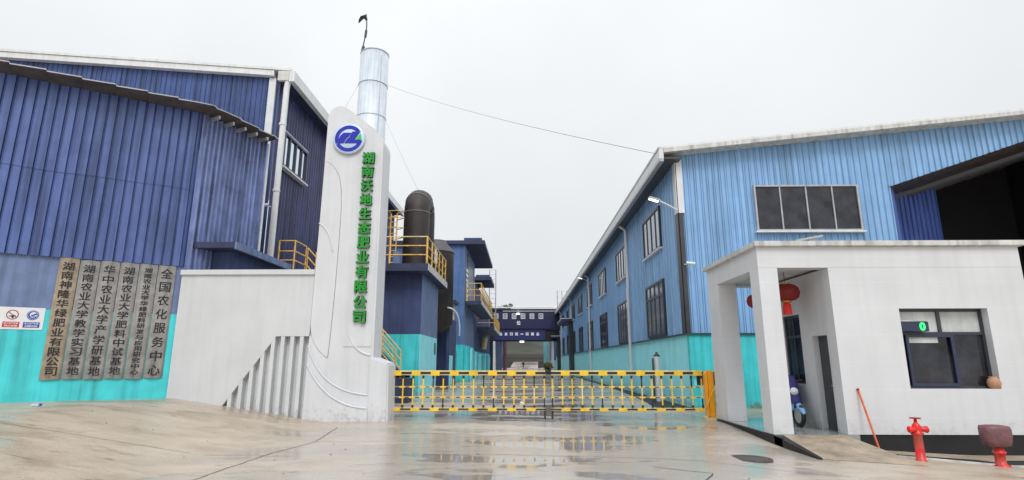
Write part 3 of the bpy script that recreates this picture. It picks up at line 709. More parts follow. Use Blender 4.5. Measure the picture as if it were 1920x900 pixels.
# ------------------------------------------------------------------ barrier gate
def rail(m, x0, x1, y, z0, z1, first, th=.05, n=16):
    st = (x1 - x0) / n
    m.box(x0, x1, y - th / 2 + .008, y + th / 2, z0, z1, 'cream')
    for k in range(n):
        a, b = x0 + k * st, x0 + (k + 1) * st
        if (k + first) % 2 == 0: m.box(a + .01, b - .01, y - th / 2 - .010, y - th / 2 + .006, z0 - .012, z1 - .012, 'yellow')
        else: m.box(a - .01, b + .01, y - th / 2 - .004, y - th / 2 + .007, z0 + (z1 - z0) * .22, z0 + (z1 - z0) * .72, 'barrier_black')
def arm(x0, x1, legx, base, label, first):
    y = 15.72
    t = thing('barrier_gate', base, label, 'barrier', 'yellow and black barrier arms across the gate')
    m = MB(); rail(m, x0, x1, y, 1.15, 1.275, first, .06); m.build('top_rail', t)
    m = MB(); rail(m, x0, x1, y, .215, .29, first, .05); m.build('bottom_rail', t)
    for z in (.82, .545):
        m = MB(); m.box(x0, x1, y - .015, y + .015, z, z + .035, 'cream')
        nb = 15; st = (x1 - x0) / nb
        for k in range(nb):
            a = x0 + (k + .30) * st; m.box(a, a + st * .40, y - .021, y + .005, z + .006, z + .026, 'barrier_black')
        for k in range(nb + 1):
            a = x0 + k * st; m.box(max(x0, a - .05), min(x1, a + .05), y - .026, y + .004, z - .006, z + .041, 'yellow')
        m.build('middle_rail', t)
    nb = 15
    for k in range(nb + 1):
        x = x0 + .03 + (x1 - x0 - .06) * k / nb; m = MB(); half = (k + first) % 2
        m.box(x - .016, x + .016, y - .032, y - .006, .30, .545, 'yellow' if k % 5 else 'barrier_black')
        m.box(x - .016, x + .016, y - .032, y - .006, .545, .82, 'yellow' if half else 'cream')
        m.box(x - .016, x + .016, y - .032, y - .006, .82, 1.13, 'yellow' if (k + 1) % 5 else 'barrier_black')
        m.box(x - .028, x + .028, y - .036, y - .004, 1.06, 1.14, 'barrier_black'); m.box(x - .028, x + .028, y - .036, y - .004, .295, .36, 'barrier_black')
        m.build('bar', t)
    m = MB(); m.box(legx - .025, legx + .025, y - .028, y + .028, .0, .214, 'barrier_black'); m.build('leg', t)
arm(-3.60, .62, .60, (-1.5, 15.72, 0), 'yellow and black grid barrier arm reaching from the white pylon to the middle', 0)
arm(.78, 4.90, .80, (2.8, 15.72, 0), 'yellow and black grid barrier arm reaching from the middle to the orange cabinet', 1)
t = thing('barrier_machine', (5.02, 15.75, 0), 'orange barrier motor cabinet beside the white guardhouse column', 'barrier machine')
m = MB(); m.box(5.03, 5.19, 15.6, 15.92, .05, 1.28, 'orange'); m.build('cabinet', t, bevel=.03)
m = MB(); m.box(4.9, 5.22, 15.57, 15.98, 0, .05, 'cream'); m.build('base_plate', t)
m = MB(); m.hexa([(4.95, 15.64, .1), (5.02, 15.64, .1), (5.02, 15.8, .1), (4.95, 15.8, .1), (4.95, 15.64, 1.2), (5.02, 15.64, 1.26), (5.02, 15.8, 1.26), (4.95, 15.8, 1.2)], 'orange'); m.build('arm_clamp', t)
m = MB(); m.tube(bez((4.86, 15.56, .25), (5.0, 15.5, .5), (5.05, 15.5, .75), (5.22, 15.55, .86)), .018, 'orange', 6); m.build('hose', t)

# ------------------------------------------------------------------ guardhouse
gh = thing('guardhouse', (7.5, 13.5, 0), 'white tiled guardhouse with an open corner porch and flat roof on the right', 'guardhouse')
FZ = .06
m = MB(); m.box(5.12, 5.53, 12.0, 12.46, FZ, 3.50, 'white_tile'); m.build('column', gh)
m = MB(); m.box(5.14, 5.6, 14.6, 15.4, FZ, 3.50, 'white_tile'); m.build('column', gh)
m = MB(); m.box(5.12, 10.75, 12.0, 12.32, 3.503, 3.96, 'white_tile'); m.box(5.14, 5.5, 12.323, 15.4, 3.503, 3.96, 'white_tile'); m.box(5.503, 10.75, 15.05, 15.4, 3.503, 3.96, 'white_tile'); m.build('parapet', gh)
m = MB(); m.box(5.503, 10.7, 12.323, 15.047, 3.56, 3.75, 'white_wall'); m.build('ceiling', gh)
m = MB(); m.box(5.05, 10.86, 11.90, 15.5, 3.963, 4.08, 'cornice'); m.build('cornice', gh, bevel=.012)
# front wall with its window opening
m = MB(); wx0, wx1, wz0, wz1 = 8.01, 9.86, .96, 2.62
m.box(6.62, wx0, 12.0, 12.28, FZ, 3.50, 'white_tile'); m.box(wx1, 10.75, 12.0, 12.28, FZ, 3.50, 'white_tile')
m.box(wx0 + .0005, wx1 - .0005, 12.0, 12.28, FZ, wz0, 'white_tile'); m.box(wx0 + .0005, wx1 - .0005, 12.0, 12.28, wz1, 3.50, 'white_tile'); m.build('front_wall', gh)
m = MB(); m.box(10.47, 10.75, 12.283, 15.4, FZ, 3.50, 'white_tile'); m.box(6.62, 10.468, 15.15, 15.4, FZ, 3.50, 'white_tile'); m.build('rear_wall', gh)
# porch side wall with door and window openings
m = MB()
dy0, dy1, dz = 12.36, 13.0, 2.08; vy0, vy1, vz0, vz1 = 13.5, 14.35, 1.0, 2.62
m.box(6.62, 6.84, 12.283, dy0, FZ, 3.50, 'white_wall'); m.box(6.62, 6.84, dy0, dy1, dz, 3.50, 'white_wall'); m.box(6.62, 6.84, dy1, vy0, FZ, 3.50, 'white_wall')
m.box(6.62, 6.84, vy0, vy1, FZ, vz0, 'white_wall'); m.box(6.62, 6.84, vy0, vy1, vz1, 3.50, 'white_wall'); m.box(6.62, 6.84, vy1, 15.147, FZ, 3.50, 'white_wall'); m.build('porch_wall', gh)
m = MB(); m.box(6.76, 6.80, dy0, dy1, FZ, dz, 'dark_metal'); dr = m.build('door', gh)
m = MB(); m.tube([(6.75, 12.46, 1.0), (6.70, 12.46, 1.0), (6.70, 12.56, 1.0)], .012, 'grey_metal', 6); m.build('handle', dr)
window(gh, (6.72, vy1, vz0), (0, -1, 0), vy1 - vy0, vz1 - vz0, 2, (.68,), gk='glass_dark', bar=.06, deep=.07)
m = MB(); m.box(5.14, 6.84, 11.98, 15.4, -.35, FZ - .003, 'floor_wet'); m.build('porch_floor', gh)
m = MB(); m.box(6.845, 10.75, 12.03, 12.28, -.9, FZ - .004, 'black'); m.box(5.10, 5.137, 11.6, 15.36, -.6, FZ - .02, 'black'); m.build('plinth', gh)
# interior seen through the window
m = MB(); m.box(6.86, 10.45, 14.6, 14.75, FZ, 3.5, 'interior'); m.box(6.86, 10.45, 12.3, 14.59, FZ, FZ + .05, 'interior'); m.build('interior', gh)
f = MB(); y0, y1 = 12.17, 12.25; k = 'frame_dark'
for a in ((wx0, wx0 + .06, wz0, wz1), (wx1 - .06, wx1, wz0, wz1), (wx0 + .06, wx1 - .06, wz0, wz0 + .05), (wx0 + .06, wx1 - .06, wz1 - .06, wz1), (wx0 + .06, wx1 - .06, 2.07, 2.13), (8.90, 8.97, 2.13, wz1 - .06)):
    f.box(a[0], a[1], y0, y1, a[2], a[3], k)
fo = f.build('window', gh)
f = MB()
for a in ((8.16, 8.22, wz0 + .05, 2.07), (9.10, 9.17, wz0 + .05, 2.07), (8.22, 9.10, wz0 + .05, wz0 + .11), (8.22, 9.10, 2.02, 2.07)): f.box(a[0], a[1], y0 - .03, y0 - .001, a[2], a[3], 'frame_navy')
f.build('sash', fo)
f = MB(); f.box(8.07, 9.80, 12.205, 12.215, wz0 + .05, 2.07, 'glass_dark'); f.build('pane', fo)
f = MB(); f.box(8.07, 8.90, 12.205, 12.215, 2.13, wz1 - .06, 'paper'); f.box(8.97, 9.80, 12.205, 12.215, 2.13, wz1 - .06, 'paper'); f.build('pane', fo)
f = MB(); f.box(8.23, 8.86, 12.19, 12.2, 1.90, 2.02, 'paper'); f.build('blind', fo)
t = thing('display_screen', (8.33, 12.1, 2.11), 'dark display box with a green lit zero in the guardhouse window', 'display')
m = MB(); m.box(8.03, 8.60, 12.02, 12.14, 2.135, 2.34, 'frame_navy'); m.build('housing', t, bevel=.008)
m = MB(); m.box(8.02, 8.61, 12.015, 12.15, 2.345, 2.365, 'cornice'); m.build('hood', t)
m = MB(); glyphs(m, '0', (8.46, 12.012, 2.237), XA, ZA, .17, .003, 'led_green', bold=.006, w=.10, h=.155); m.build('digit', t)
t = thing('clay_pot', (9.82, 12.09, .962), 'small round clay pot with a dark mouth on the guardhouse window sill', 'pot')
m = MB(); m.lathe((9.80, 12.09, .962), [(.07, 0), (.115, .06), (.125, .12), (.105, .19), (.075, .22), (.085, .245), (.07, .245), (.06, .2)], 'terracotta', 18); m.build('body', t)
m = MB(); m.lathe((9.80, 12.09, 1.17), [(.066, 0), (.05, .02), (0, .03)], 'black', 12); m.build('soil', t)
# ramp down from the porch
m = MB(); ra = [(5.29, 11.97, FZ - .006), (6.55, 11.97, FZ - .006), (6.95, 10.35, gz(6.95, 10.35) + .006), (5.17, 10.30, gz(5.17, 10.3) + .006)]
bt = [(x, y, -.8) for x, y, z in ra]
m.add(ra + bt, [(3, 2, 1, 0), (0, 1, 5, 4), (1, 2, 6, 5), (2, 3, 7, 6)], 'concrete_ramp')
m.add([ra[3], ra[0], bt[0], bt[3]], [(0, 1, 2, 3)], 'black')
struct(m.build('entrance_ramp'))
m = MB(); m.hexa([(5.10, 10.25, gz(5, 10.25) - .1), (5.165, 10.25, gz(5, 10.25) - .1), (5.28, 11.96, -.4), (5.10, 11.96, -.4), (5.10, 10.25, gz(5, 10.25) + .02), (5.165, 10.25, gz(5, 10.25) + .02), (5.28, 11.96, FZ - .012), (5.10, 11.96, FZ - .012)], 'black'); struct(m.build('ramp_kerb'))
m = MB(); P_ = [(6.7, 11.35), (7.6, 11.25), (9.0, 10.95), (10.5, 10.7), (12.5, 10.4)]
for i in range(4):
    a, b = P_[i], P_[i + 1]; za, zb = gz(*a), gz(*b)
    m.hexa([(a[0], a[1], za - .1), (b[0], b[1], zb - .1), (b[0], b[1] + .06, zb - .1), (a[0], a[1] + .06, za - .1), (a[0], a[1], za + .03), (b[0], b[1], zb + .03), (b[0], b[1] + .06, zb + .03), (a[0], a[1] + .06, za + .03)], 'cornice')
struct(m.build('kerb'))
m = MB(); vs = []
for x, y in P_: vs += [(x, y + .06, gz(x, y) + .012), (x, 12.03, gz(x, y) + .012)]
m.add(vs, [(2 * i, 2 * i + 2, 2 * i + 3, 2 * i + 1) for i in range(4)], 'black'); struct(m.build('drain'))
joint([(5.15, 10.26), (5.8, 10.30), (7.0, 10.32)], .014)
# roof clutter
t = thing('floodlight', (6.2, 12.15, 4.08), 'slim grey floodlight tilted up on the guardhouse roof edge', 'lamp')
m = MB(); m.obox((6.35, 12.1, 4.16), Vector((-.86, 0, -.16)).normalized() * -1, ZA, YA, (-.34, .26, -.02, .03, -.1, .12), 'grey_metal'); m.build('housing', t, bevel=.008)
m = MB(); m.tube([(6.35, 12.15, 4.08), (6.35, 12.15, 4.15)], .02, 'dark_metal', 6); m.build('stand', t)
m = MB(); m.tube([(6.6, 12.3, 4.12), (7.4, 12.3, 4.13), (8.6, 12.32, 4.125), (9.7, 12.3, 4.12), (9.8, 12.3, 4.085)], .022, 'dark_metal', 8)
tag(m.build('conduit', loc=(8, 12.3, 4.08)), 'thin dark conduit pipe lying along the guardhouse roof', 'pipe')
# lanterns
def lantern(loc, s, label):
    x, y, z = loc
    t = thing('red_lantern', loc, label, 'lantern', 'red lanterns in the guardhouse porch')
    m = MB(); n = 24; prof = [(.09, -.17), (.17, -.155), (.235, -.10), (.262, 0), (.235, .10), (.17, .155), (.09, .17)]; vs = []
    for r_, zz in prof:
        for j in range(n * 2):
            a = math.pi * j / n; q = r_ * (1 + .025 * (1 if j % 2 else -1)); vs.append((x + q * s * math.cos(a), y + q * s * math.sin(a), z + zz * s))
    m.add(vs, [(i * 48 + j, i * 48 + (j + 1) % 48, (i + 1) * 48 + (j + 1) % 48, (i + 1) * 48 + j) for i in range(6) for j in range(48)], 'lantern_red', True)
    m.build('body', t)
    m = MB(); m.tube([(x, y, z + .165 * s), (x, y, z + .2 * s)], .095 * s, 'gold', 14); m.tube([(x, y, z - .2 * s), (x, y, z - .165 * s)], .095 * s, 'gold', 14)
    m.build('band', t)
    m = MB(); m.tube([(x, y, z - .2 * s), (x, y, z - .24 * s), (x, y, z - .44 * s)], [.04 * s, .075 * s, .09 * s], 'tassel', 12); m.build('tassel', t)
    m = MB(); m.tube([(x, y, z + .2 * s), (x, y, 3.557)], .008, 'ink', 5); m.build('cord', t)
    if s > 1:
        m = MB()
        for j, ch in enumerate('福'):
            glyphs(m, ch, (x, y - .275 * s, z), XA, ZA, .16, .003, 'gold', bold=.002, w=.17, h=.16)
lantern((6.13, 13.0, 3.08), 1.14, 'large red lantern with a red tassel hanging beside the front column of the porch')
lantern((5.86, 13.9, 2.98), 1.02, 'red lantern half hidden behind the front column, deeper in the porch')

# covered scooter by the porch window
t = thing('scooter', (6.3, 13.7, FZ), 'light blue scooter under a dark blue cover parked in the guardhouse porch', 'scooter')
sx, sy = 6.27, 13.15
for y in (sy + .12, sy + 1.3):
    m = MB()
    for j in range(20):
        a = 2 * math.pi * j / 20
    m.tube([(sx, y + .21 * math.cos(2 * math.pi * j / 20), FZ + .26 + .21 * math.sin(2 * math.pi * j / 20)) for j in range(21)], .05, 'rubber', 8, cap=False)
    wo = m.build('wheel', t)
    m = MB(); m.tube([(sx - .03, y, FZ + .26), (sx + .03, y, FZ + .26)], .17, 'grey_metal', 14); m.build('rim', wo)
m = MB(); m.tube([(sx, sy + .10, FZ + .50), (sx, sy + .04, FZ + .42), (sx, sy - .08, FZ + .36), (sx, sy - .12, FZ + .30)], [.06, .07, .06, .03], 'scooter_blue', 10); m.build('mudguard', t)
m = MB(); m.hexa([(sx - .17, sy + .22, FZ + .35), (sx + .17, sy + .22, FZ + .35), (sx + .14, sy + .34, FZ + .35), (sx - .14, sy + .34, FZ + .35), (sx - .13, sy + .30, FZ + .92), (sx + .13, sy + .30, FZ + .92), (sx + .10, sy + .42, FZ + .92), (sx - .10, sy + .42, FZ + .92)], 'scooter_blue'); m.build('fairing', t, bevel=.03)
m = MB(); m.lathe((sx, sy + .25, FZ + .78), [(.09, 0), (.08, .05), (0, .07)], 'sign_white', 14, axis=(0, -1, .1)); m.build('headlight', t)
m = MB(); m.tube([(sx, sy + .12, FZ + .26), (sx, sy + .36, FZ + 1.0)], .03, 'dark_metal', 8); m.tube([(sx - .3, sy + .42, FZ + 1.04), (sx - .1, sy + .36, FZ + 1.0), (sx + .1, sy + .36, FZ + 1.0), (sx + .3, sy + .42, FZ + 1.04)], .018, 'dark_metal', 8); m.build('handlebar', t)
m = MB(); m.box(sx - .14, sx + .14, sy + .34, sy + .85, FZ + .24, FZ + .34, 'dark_metal'); m.box(sx - .15, sx + .15, sy + .8, sy + 1.5, FZ + .3, FZ + .72, 'scooter_blue'); m.build('body', t, bevel=.03)
m = MB(); n = 18; vs = []; rows = [(1.16, .10, .0), (1.12, .21, .02), (.95, .26, .05), (.7, .28, .06), (.42, .30, .08)]
for ri, (z, hw, off) in enumerate(rows):
    for j in range(n):
        a = 2 * math.pi * j / n; fy = sy + 1.0 + (.62 + .06 * ri - .25 * (ri == 0)) * math.sin(a) ; fx = sx + .02 + hw * math.cos(a)
        wv = 1 + .05 * mnoise.noise((math.cos(a) * 2.5, math.sin(a) * 2.5, ri * .8)); vs.append((min(6.59, sx + (fx - sx) * wv), fy, FZ + z + (.12 * max(0, -math.sin(a)) if ri == 4 else 0)))
m.add(vs, [(i * n + (j + 1) % n, i * n + j, (i + 1) * n + j, (i + 1) * n + (j + 1) % n) for i in range(4) for j in range(n)] + [tuple(range(n))], 'cloth_blue', True); m.build('cover', t)

# hydrants, stick, manhole, litter
def place(x, y): return (x, y, gz(x, y))
x, y, z = place(7.34, 11.0)
t = thing('hydrant', (x, y, z), 'bright red fire hydrant with two side outlets and a top handwheel', 'hydrant')
m = MB(); m.lathe((x, y, z - .05), [(.10, 0), (.10, .06), (.078, .07), (.073, .5), (.09, .52), (.09, .55), (.075, .56), (.08, .62), (.07, .68), (.03, .73), (.022, .80), (0, .80)], 'red', 18); m.build('barrel', t)
for sx_ in (-1, 1):
    m = MB(); m.tube([(x, y - .01, z + .56), (x + sx_ * .10, y - .03, z + .56), (x + sx_ * .16, y - .04, z + .555), (x + sx_ * .175, y - .04, z + .555)], [.045, .05, .065, .05], 'red', 12); m.build('outlet', t)
m = MB(); m.tube([(x - .11, y, z + .48), (x + .11, y, z + .48)], .02, 'red_dark', 8); m.build('flange_bolts', t)
m = MB(); m.lathe((x, y, z + .74), [(0, 0), (.09, .005), (.095, .015), (.09, .025), (0, .03)], 'red_dark', 14); m.build('handwheel', t)
x, y, z = place(8.78, 11.0)
t = thing('hydrant', (x, y, z), 'red standpipe hydrant with its head wrapped in a dark brownish bag', 'hydrant')
m = MB(); m.lathe((x, y, z - .05), [(.15, 0), (.15, .06), (.085, .08), (.08, .26), (.105, .27), (.105, .31), (.08, .32), (.075, .55), (0, .55)], 'red', 18); m.build('barrel', t)
m = MB()
for sg in (-1, 1): m.tube([(x + sg * .12, y - .04, z), (x + sg * .12, y - .04, z + .03)], .018, 'dark_metal', 6)
m.build('bolt', t)
m = MB(); n = 20; vs = []; rows = [(.34, .12), (.36, .20), (.45, .225), (.56, .235), (.66, .235), (.71, .215), (.725, .12)]
for ri, (zz, hw) in enumerate(rows):
    for j in range(n):
        a = 2 * math.pi * j / n; c_, s_ = math.cos(a), math.sin(a); q = hw / max(abs(c_), abs(s_)) ** .75
        q *= 1 + .07 * mnoise.noise((c_ * 2, s_ * 2, zz * 6)); vs.append((x - .01 + q * c_, y + q * s_ * .7, z + zz + .01 * mnoise.noise((c_ * 3, s_ * 3, 4))))
m.add(vs, [(i * n + j, i * n + (j + 1) % n, (i + 1) * n + (j + 1) % n, (i + 1) * n + j) for i in range(6) for j in range(n)] + [tuple(range(n))[::-1], tuple(range(6 * n, 7 * n))], 'bag', True); m.build('wrapping', t)
x, y, z = place(6.98, 11.62)
t = thing('pole', (x, y, z), 'thin orange red pole leaning against the front of the guardhouse', 'pole')
m = MB(); m.tube([(x, y, z + .06), (x - .06, 11.975, .93)], .02, 'stick', 8); m.build('shaft', t)
m = MB(); m.tube([(x - .06, 11.972, .93), (x - .064, 11.975, .97)], .023, 'red_dark', 8); m.build('cap', t)
x, y, z = place(3.72, 9.75)
t = thing('manhole_cover', (x, y, z), 'round dark iron manhole cover in the wet paving near the ramp', 'manhole cover')
m = MB(); m.lathe((x, y, z - .02), [(.36, 0), (.36, .032), (.33, .034), (.325, .028), (0, .028)], 'iron', 28); m.build('frame', t)
m = MB(); m.lathe((x, y, z + .009), [(.31, 0), (.31, .004), (0, .005)], 'iron', 24); m.build('lid', t)
x, y, z = place(-10.4, 12.15)
t = thing('drink_carton', (x, y, z), 'small crushed blue and white carton lying on the paving before the turquoise wall', 'litter')
m = MB(); m.obox((x, y, z + .002), Vector((.9, .3, 0)).normalized(), ZA, Vector((.3, -.9, 0)).normalized(), (-.09, .05, 0, .07, -.04, .04), 'litter'); m.build('body', t, bevel=.015)
m = MB(); m.obox((x + .06, y + .02, z + .012), Vector((.9, .3, 0)).normalized(), ZA, Vector((.3, -.9, 0)).normalized(), (-.005, .03, 0, .05, -.03, .03), 'sign_blue'); m.build('lid', t, bevel=.008)

m = MB(); rs = random.Random(3)
for k in range(75):
    x, y = rs.uniform(-12, 9), rs.uniform(6, 15); z = gz(x, y); r_ = rs.uniform(.006, .02) * (1.4 if k % 9 == 0 else 1)
    if 4.9 < x: continue
    pts = [(x + r_ * math.cos(a) * rs.uniform(.7, 1.2), y + r_ * math.sin(a) * rs.uniform(.7, 1.2)) for a in [R(60 * q) for q in range(6)]]
    m.add([(px, py, z - .003) for px, py in pts] + [(x + (px - x) * .6, y + (py - y) * .6, z + r_ * .7) for px, py in pts], [(q, (q + 1) % 6, 6 + (q + 1) % 6, 6 + q) for q in range(6)] + [tuple(range(6, 12))], 'stone')
o = tag(m.build('gravel'), 'loose grit and small stones scattered over the wet paving', 'grit'); o['kind'] = 'stuff'

# ------------------------------------------------------------------ stair, block house, duct, tank
YEL = 'rail_orange'
t = thing('steel_stair', (-6.9, 22.1, 0), 'steep steel stair with yellow handrails running down behind the white pylon', 'stair')
sa, sb = Vector((-8.55, 22.0, 4.9)), Vector((-4.85, 22.0, .9))
for y in (21.55, 22.45):
    d = Vector((0, y - 22, 0)); m = MB()
    m.hexa([sa + d + Vector((0, -.03, -.2)), sb + d + Vector((0, -.03, 0)), sb + d + Vector((0, .03, 0)), sa + d + Vector((0, .03, -.2)), sa + d + Vector((0, -.03, 0)), sb + d + Vector((.1, -.03, .15)), sb + d + Vector((.1, .03, .15)), sa + d + Vector((0, .03, 0))], 'slab_navy'); m.build('stringer', t)
    m = MB()
    for hgt in (.35, .7, 1.05): m.tube([sa + d + ZA * hgt, sb + d + ZA * hgt], .025, YEL, 7)
    for q in (0, .2, .4, .6, .8, 1.):
        p = sa + (sb - sa) * q + d; m.tube([p, p + ZA * 1.05], .025, YEL, 7)
    m.build('handrail', t)
m = MB()
for k in range(18):
    p = sa + (sb - sa) * (k + .5) / 18; m.box(p.x - .12, p.x + .12, 21.58, 22.42, p.z - .02, p.z + .02, 'grey_metal')
m.build('treads', t)
m = MB(); m.box(-5.3, -4.3, 21.45, 22.55, 0, .898, 'slab_navy'); m.build('foot_block', t)
m = MB(); m.box(-9.28, -8.55, 20.3, 22.5, 4.78, 4.9, 'slab_navy')
for (x, y) in ((-9.2, 20.4), (-8.6, 20.4), (-8.6, 22.4)): m.box(x - .05, x + .05, y - .05, y + .05, 0, 4.78, 'slab_navy')
m.build('landing', t)
m = MB()
for hgt in (.35, .7, 1.1): m.tube([(-9.2, 20.4, 4.9 + hgt), (-8.6, 20.4, 4.9 + hgt), (-8.6, 21.5, 4.9 + hgt)], .025, YEL, 7)
for p in ((-9.2, 20.4), (-8.6, 20.4), (-8.6, 21.5)): m.tube([(*p, 4.9), (*p, 6.0)], .03, YEL, 7)
m.build('landing_rail', t)

bh = thing('block_house', (-6.9, 28.5, 0), 'blue and turquoise plastered block house with a railed flat roof behind the pylon', 'block house')
m = MB(); m.box(-9.2, -4.75, 26.0, 31.0, 2.77, 5.6, 'blue_plaster'); m.build('upper_wall', bh)
m = MB(); m.box(-9.2, -6.3, 25.98, 31.0, 0, 2.767, 'turquoise'); m.box(-6.3, -5.15, 25.98, 31.0, 1.05, 2.767, 'turquoise'); m.box(-5.15, -4.76, 25.98, 31.0, 0, 2.767, 'turquoise'); m.build('lower_wall', bh)
m = MB(); m.box(-4.757, -4.735, 25.97, 31.02, 0, 2.77, 'turquoise_pale_lit'); m.build('lit_side_sheet', bh)  # thin added sheet, paler so the street side looks more brightly lit
m = MB(); m.box(-4.748, -4.73, 26.0, 31.01, 2.775, 5.6, 'slate_plaster'); m.build('lit_side_sheet', bh)  # same for the upper wall: lighter blue stands in for side light
m = MB(); m.box(-6.28, -5.17, 26.5, 26.6, 0, 1.04, 'black'); m.build('hatch', bh)
m = MB(); m.box(-9.5, -4.33, 25.1, 31.5, 5.603, 5.95, 'slab_navy'); m.box(-4.328, -4.30, 25.08, 31.5, 5.62, 5.95, 'cornice'); m.build('roof_slab', bh)
m = MB()
for hgt in (.42, .85, 1.28): m.tube([(-9.4, 25.2, 5.95 + hgt), (-4.42, 25.2, 5.95 + hgt), (-4.42, 31.4, 5.95 + hgt)], .03, YEL if hgt < 1.2 else 'cream', 7)
for x in (-9.4, -7.7, -6.15, -4.42): m.tube([(x, 25.2, 5.95), (x, 25.2, 7.23)], .045, YEL, 7)
for y in (26.6, 27.8, 29.0, 30.2, 31.4): m.tube([(-4.42, y, 5.95), (-4.42, y, 7.23)], .04, YEL, 7)
m.box(-4.44, -4.41, 27.5, 28.3, 6.45, 7.1, 'sign_white'); m.build('railing', bh)
m = MB(); m.box(-6.1, -5.75, 25.6, 25.9, 5.953, 6.6, 'slate_plaster'); m.build('roof_box', bh)
m = MB(); m.tube([(-4.70, 30.2, 1.9), (-4.70, 30.2, 2.5)], .04, 'dark_metal', 6); m.build('wall_pipe', bh)

t = thing('caged_ladder', (-6.5, 27.4, 5.95), 'yellow caged ladder rising from the block house roof beside the black duct', 'ladder')
m = MB()
for x in (-6.72, -6.40): m.tube([(x, 27.4, 5.95), (x, 27.4, 8.95)], .035, YEL, 7)
m.build('stile', t)
for k in range(10):
    m = MB(); m.tube([(-6.72, 27.4, 6.1 + k * .3), (-6.40, 27.4, 6.1 + k * .3)], .02, YEL, 6); m.build('rung', t)
m = MB()
for z in (7.6, 8.1, 8.6, 8.95): m.tube([(-6.72, 27.4, z), (-6.75, 26.9, z), (-6.3, 26.8, z), (-5.95, 27.0, z), (-6.40, 27.4, z)], .022, YEL, 6)
m.build('cage', t)

t = thing('exhaust_duct', (-5.55, 28.1, 5.95), 'thick black exhaust duct arching over the block house roof', 'duct')
cx, ys, rr, zc, rad = -5.53, 28.95, .67, 9.15, .82
pts = [(cx, ys - rad, 5.96), (cx, ys - rad, 7.5)] + [(cx - .0, ys - rad * math.cos(a), zc + rad * math.sin(a)) for a in [math.pi * k / 16 for k in range(17)]] + [(cx, ys + rad, 7.6), (cx, ys + rad + .3, 7.0)]
m = MB(); m.tube(pts, rr, 'duct_black', 22); m.build('pipe', t)
for k in (0, 4, 8, 12):
    a = math.pi * k / 16; d = Vector((0, math.sin(a), math.cos(a))); p = Vector((cx, ys - rad * math.cos(a), zc + rad * math.sin(a))); m = MB()
    m.tube([p - d * .03, p + d * .03], rr + .02, 'duct_rim', 22); m.build('seam_ring', t)

t = thing('process_tank', (-5.2, 33.0, 0), 'tall black cylindrical process tank with a grey cone top behind the block house', 'tank')
m = MB(); m.lathe((-5.22, 33.0, 3.2), [(.5, 0), (1.08, .5), (1.08, 4.75)], 'duct_black', 28); m.build('shell', t)
m = MB(); m.lathe((-5.22, 33.0, 7.95), [(1.12, 0), (1.12, .06), (.62, .62), (.62, .75)], 'tank_cap', 28); m.build('cone_top', t)
for a in (.3, 1.9, 3.5, 5.0):
    m = MB(); m.box(-5.22 + .85 * math.cos(a) - .08, -5.22 + .85 * math.cos(a) + .08, 33 + .85 * math.sin(a) - .08, 33 + .85 * math.sin(a) + .08, 0, 3.6, 'blue_plaster'); m.build('leg', t)
m = MB(); m.tube(bez((-4.6, 32.4, 4.6), (-4.0, 32.3, 4.65), (-3.6, 32.6, 4.4), (-3.7, 32.8, 3.0)), .05, 'steel_bright', 8); m.build('hose', t)
m = MB(); m.box(-6.6, -4.5, 34.2, 38, 0, 4.2, 'blue_plaster')
m.box(-4.498, -4.45, 34.5, 36, 0, 1.9, 'turquoise_pale_lit')
tag(m.build('pump_room', loc=(-5.5, 36, 0)), 'low dark blue pump room between the black tank and the tall block', 'building')

# pipe bridge posts beside the tall block
t = thing('pipe_stand', (-5.0, 40.5, 0), 'pair of ochre pipes under a small flat roof in front of the tall blue block', 'pipes')
m = MB(); m.box(-6.3, -4.75, 39.5, 41.4, 5.6, 5.85, 'slab_navy'); m.build('roof', t)
for x in (-5.55, -5.0):
    m = MB(); m.tube([(x, 40.3, 0), (x, 40.3, 5.6)], .07, 'cream', 8); m.build('pipe', t)
m = MB(); m.box(-6.3, -4.8, 39.8, 41.2, 0, 2.3, 'turquoise'); m.build('plinth', t)

# tall blue block with canopy and balcony
tb = thing('process_building', (-8, 43, 0), 'tall blue plastered block with a jutting roof slab and yellow railed balcony', 'building')
m = MB(); m.box(-13, -4.55, 43, 52, 2.8, 10.6, 'blue_plaster_mid'); m.build('upper_wall', tb)
m = MB(); m.box(-4.548, -4.52, 43.02, 52, 2.8, 10.58, 'slate_plaster'); m.build('lit_side_sheet', tb)  # lighter added sheet, side light put into its colour
m = MB(); m.box(-13, -4.50, 42.97, 52, 0, 2.797, 'turquoise'); m.build('lower_wall', tb)
m = MB(); m.box(-13.2, -2.95, 42.7, 54.5, 10.603, 10.9, 'slab_navy'); m.box(-4.6, -3.2, 42.72, 44, 10.903, 11.1, 'blue_plaster'); m.build('roof_slab', tb)
m = MB(); m.box(-4.5, -3.2, 43.5, 59, 5.92, 6.2, 'slab_navy'); m.box(-3.198, -3.16, 43.5, 59, 5.9, 6.22, 'cornice'); m.build('balcony', tb)
m = MB()
for hgt in (.45, .9, 1.4): m.tube([(-4.45, 43.6, 6.2 + hgt), (-3.25, 43.6, 6.2 + hgt), (-3.25, 58.9, 6.2 + hgt)], .03, 'cream' if hgt > 1.2 else YEL, 6)
for k in range(11): m.tube([(-3.25, 43.6 + k * 1.53, 6.2), (-3.25, 43.6 + k * 1.53, 7.6)], .035, YEL, 6)
for x in (-4.4, -3.8): m.tube([(x, 43.6, 6.2), (x, 43.6, 7.6)], .035, YEL, 6)
m.build('balcony_rail', tb)
m = MB(); m.box(-4.518, -4.46, 45.2, 49.5, 6.2, 9.6, 'frame_navy'); m.build('doorway', tb)
m = MB(); m.box(-4.51, -4.44, 43.6, 45.0, 6.0, 10.2, 'glass_sky')
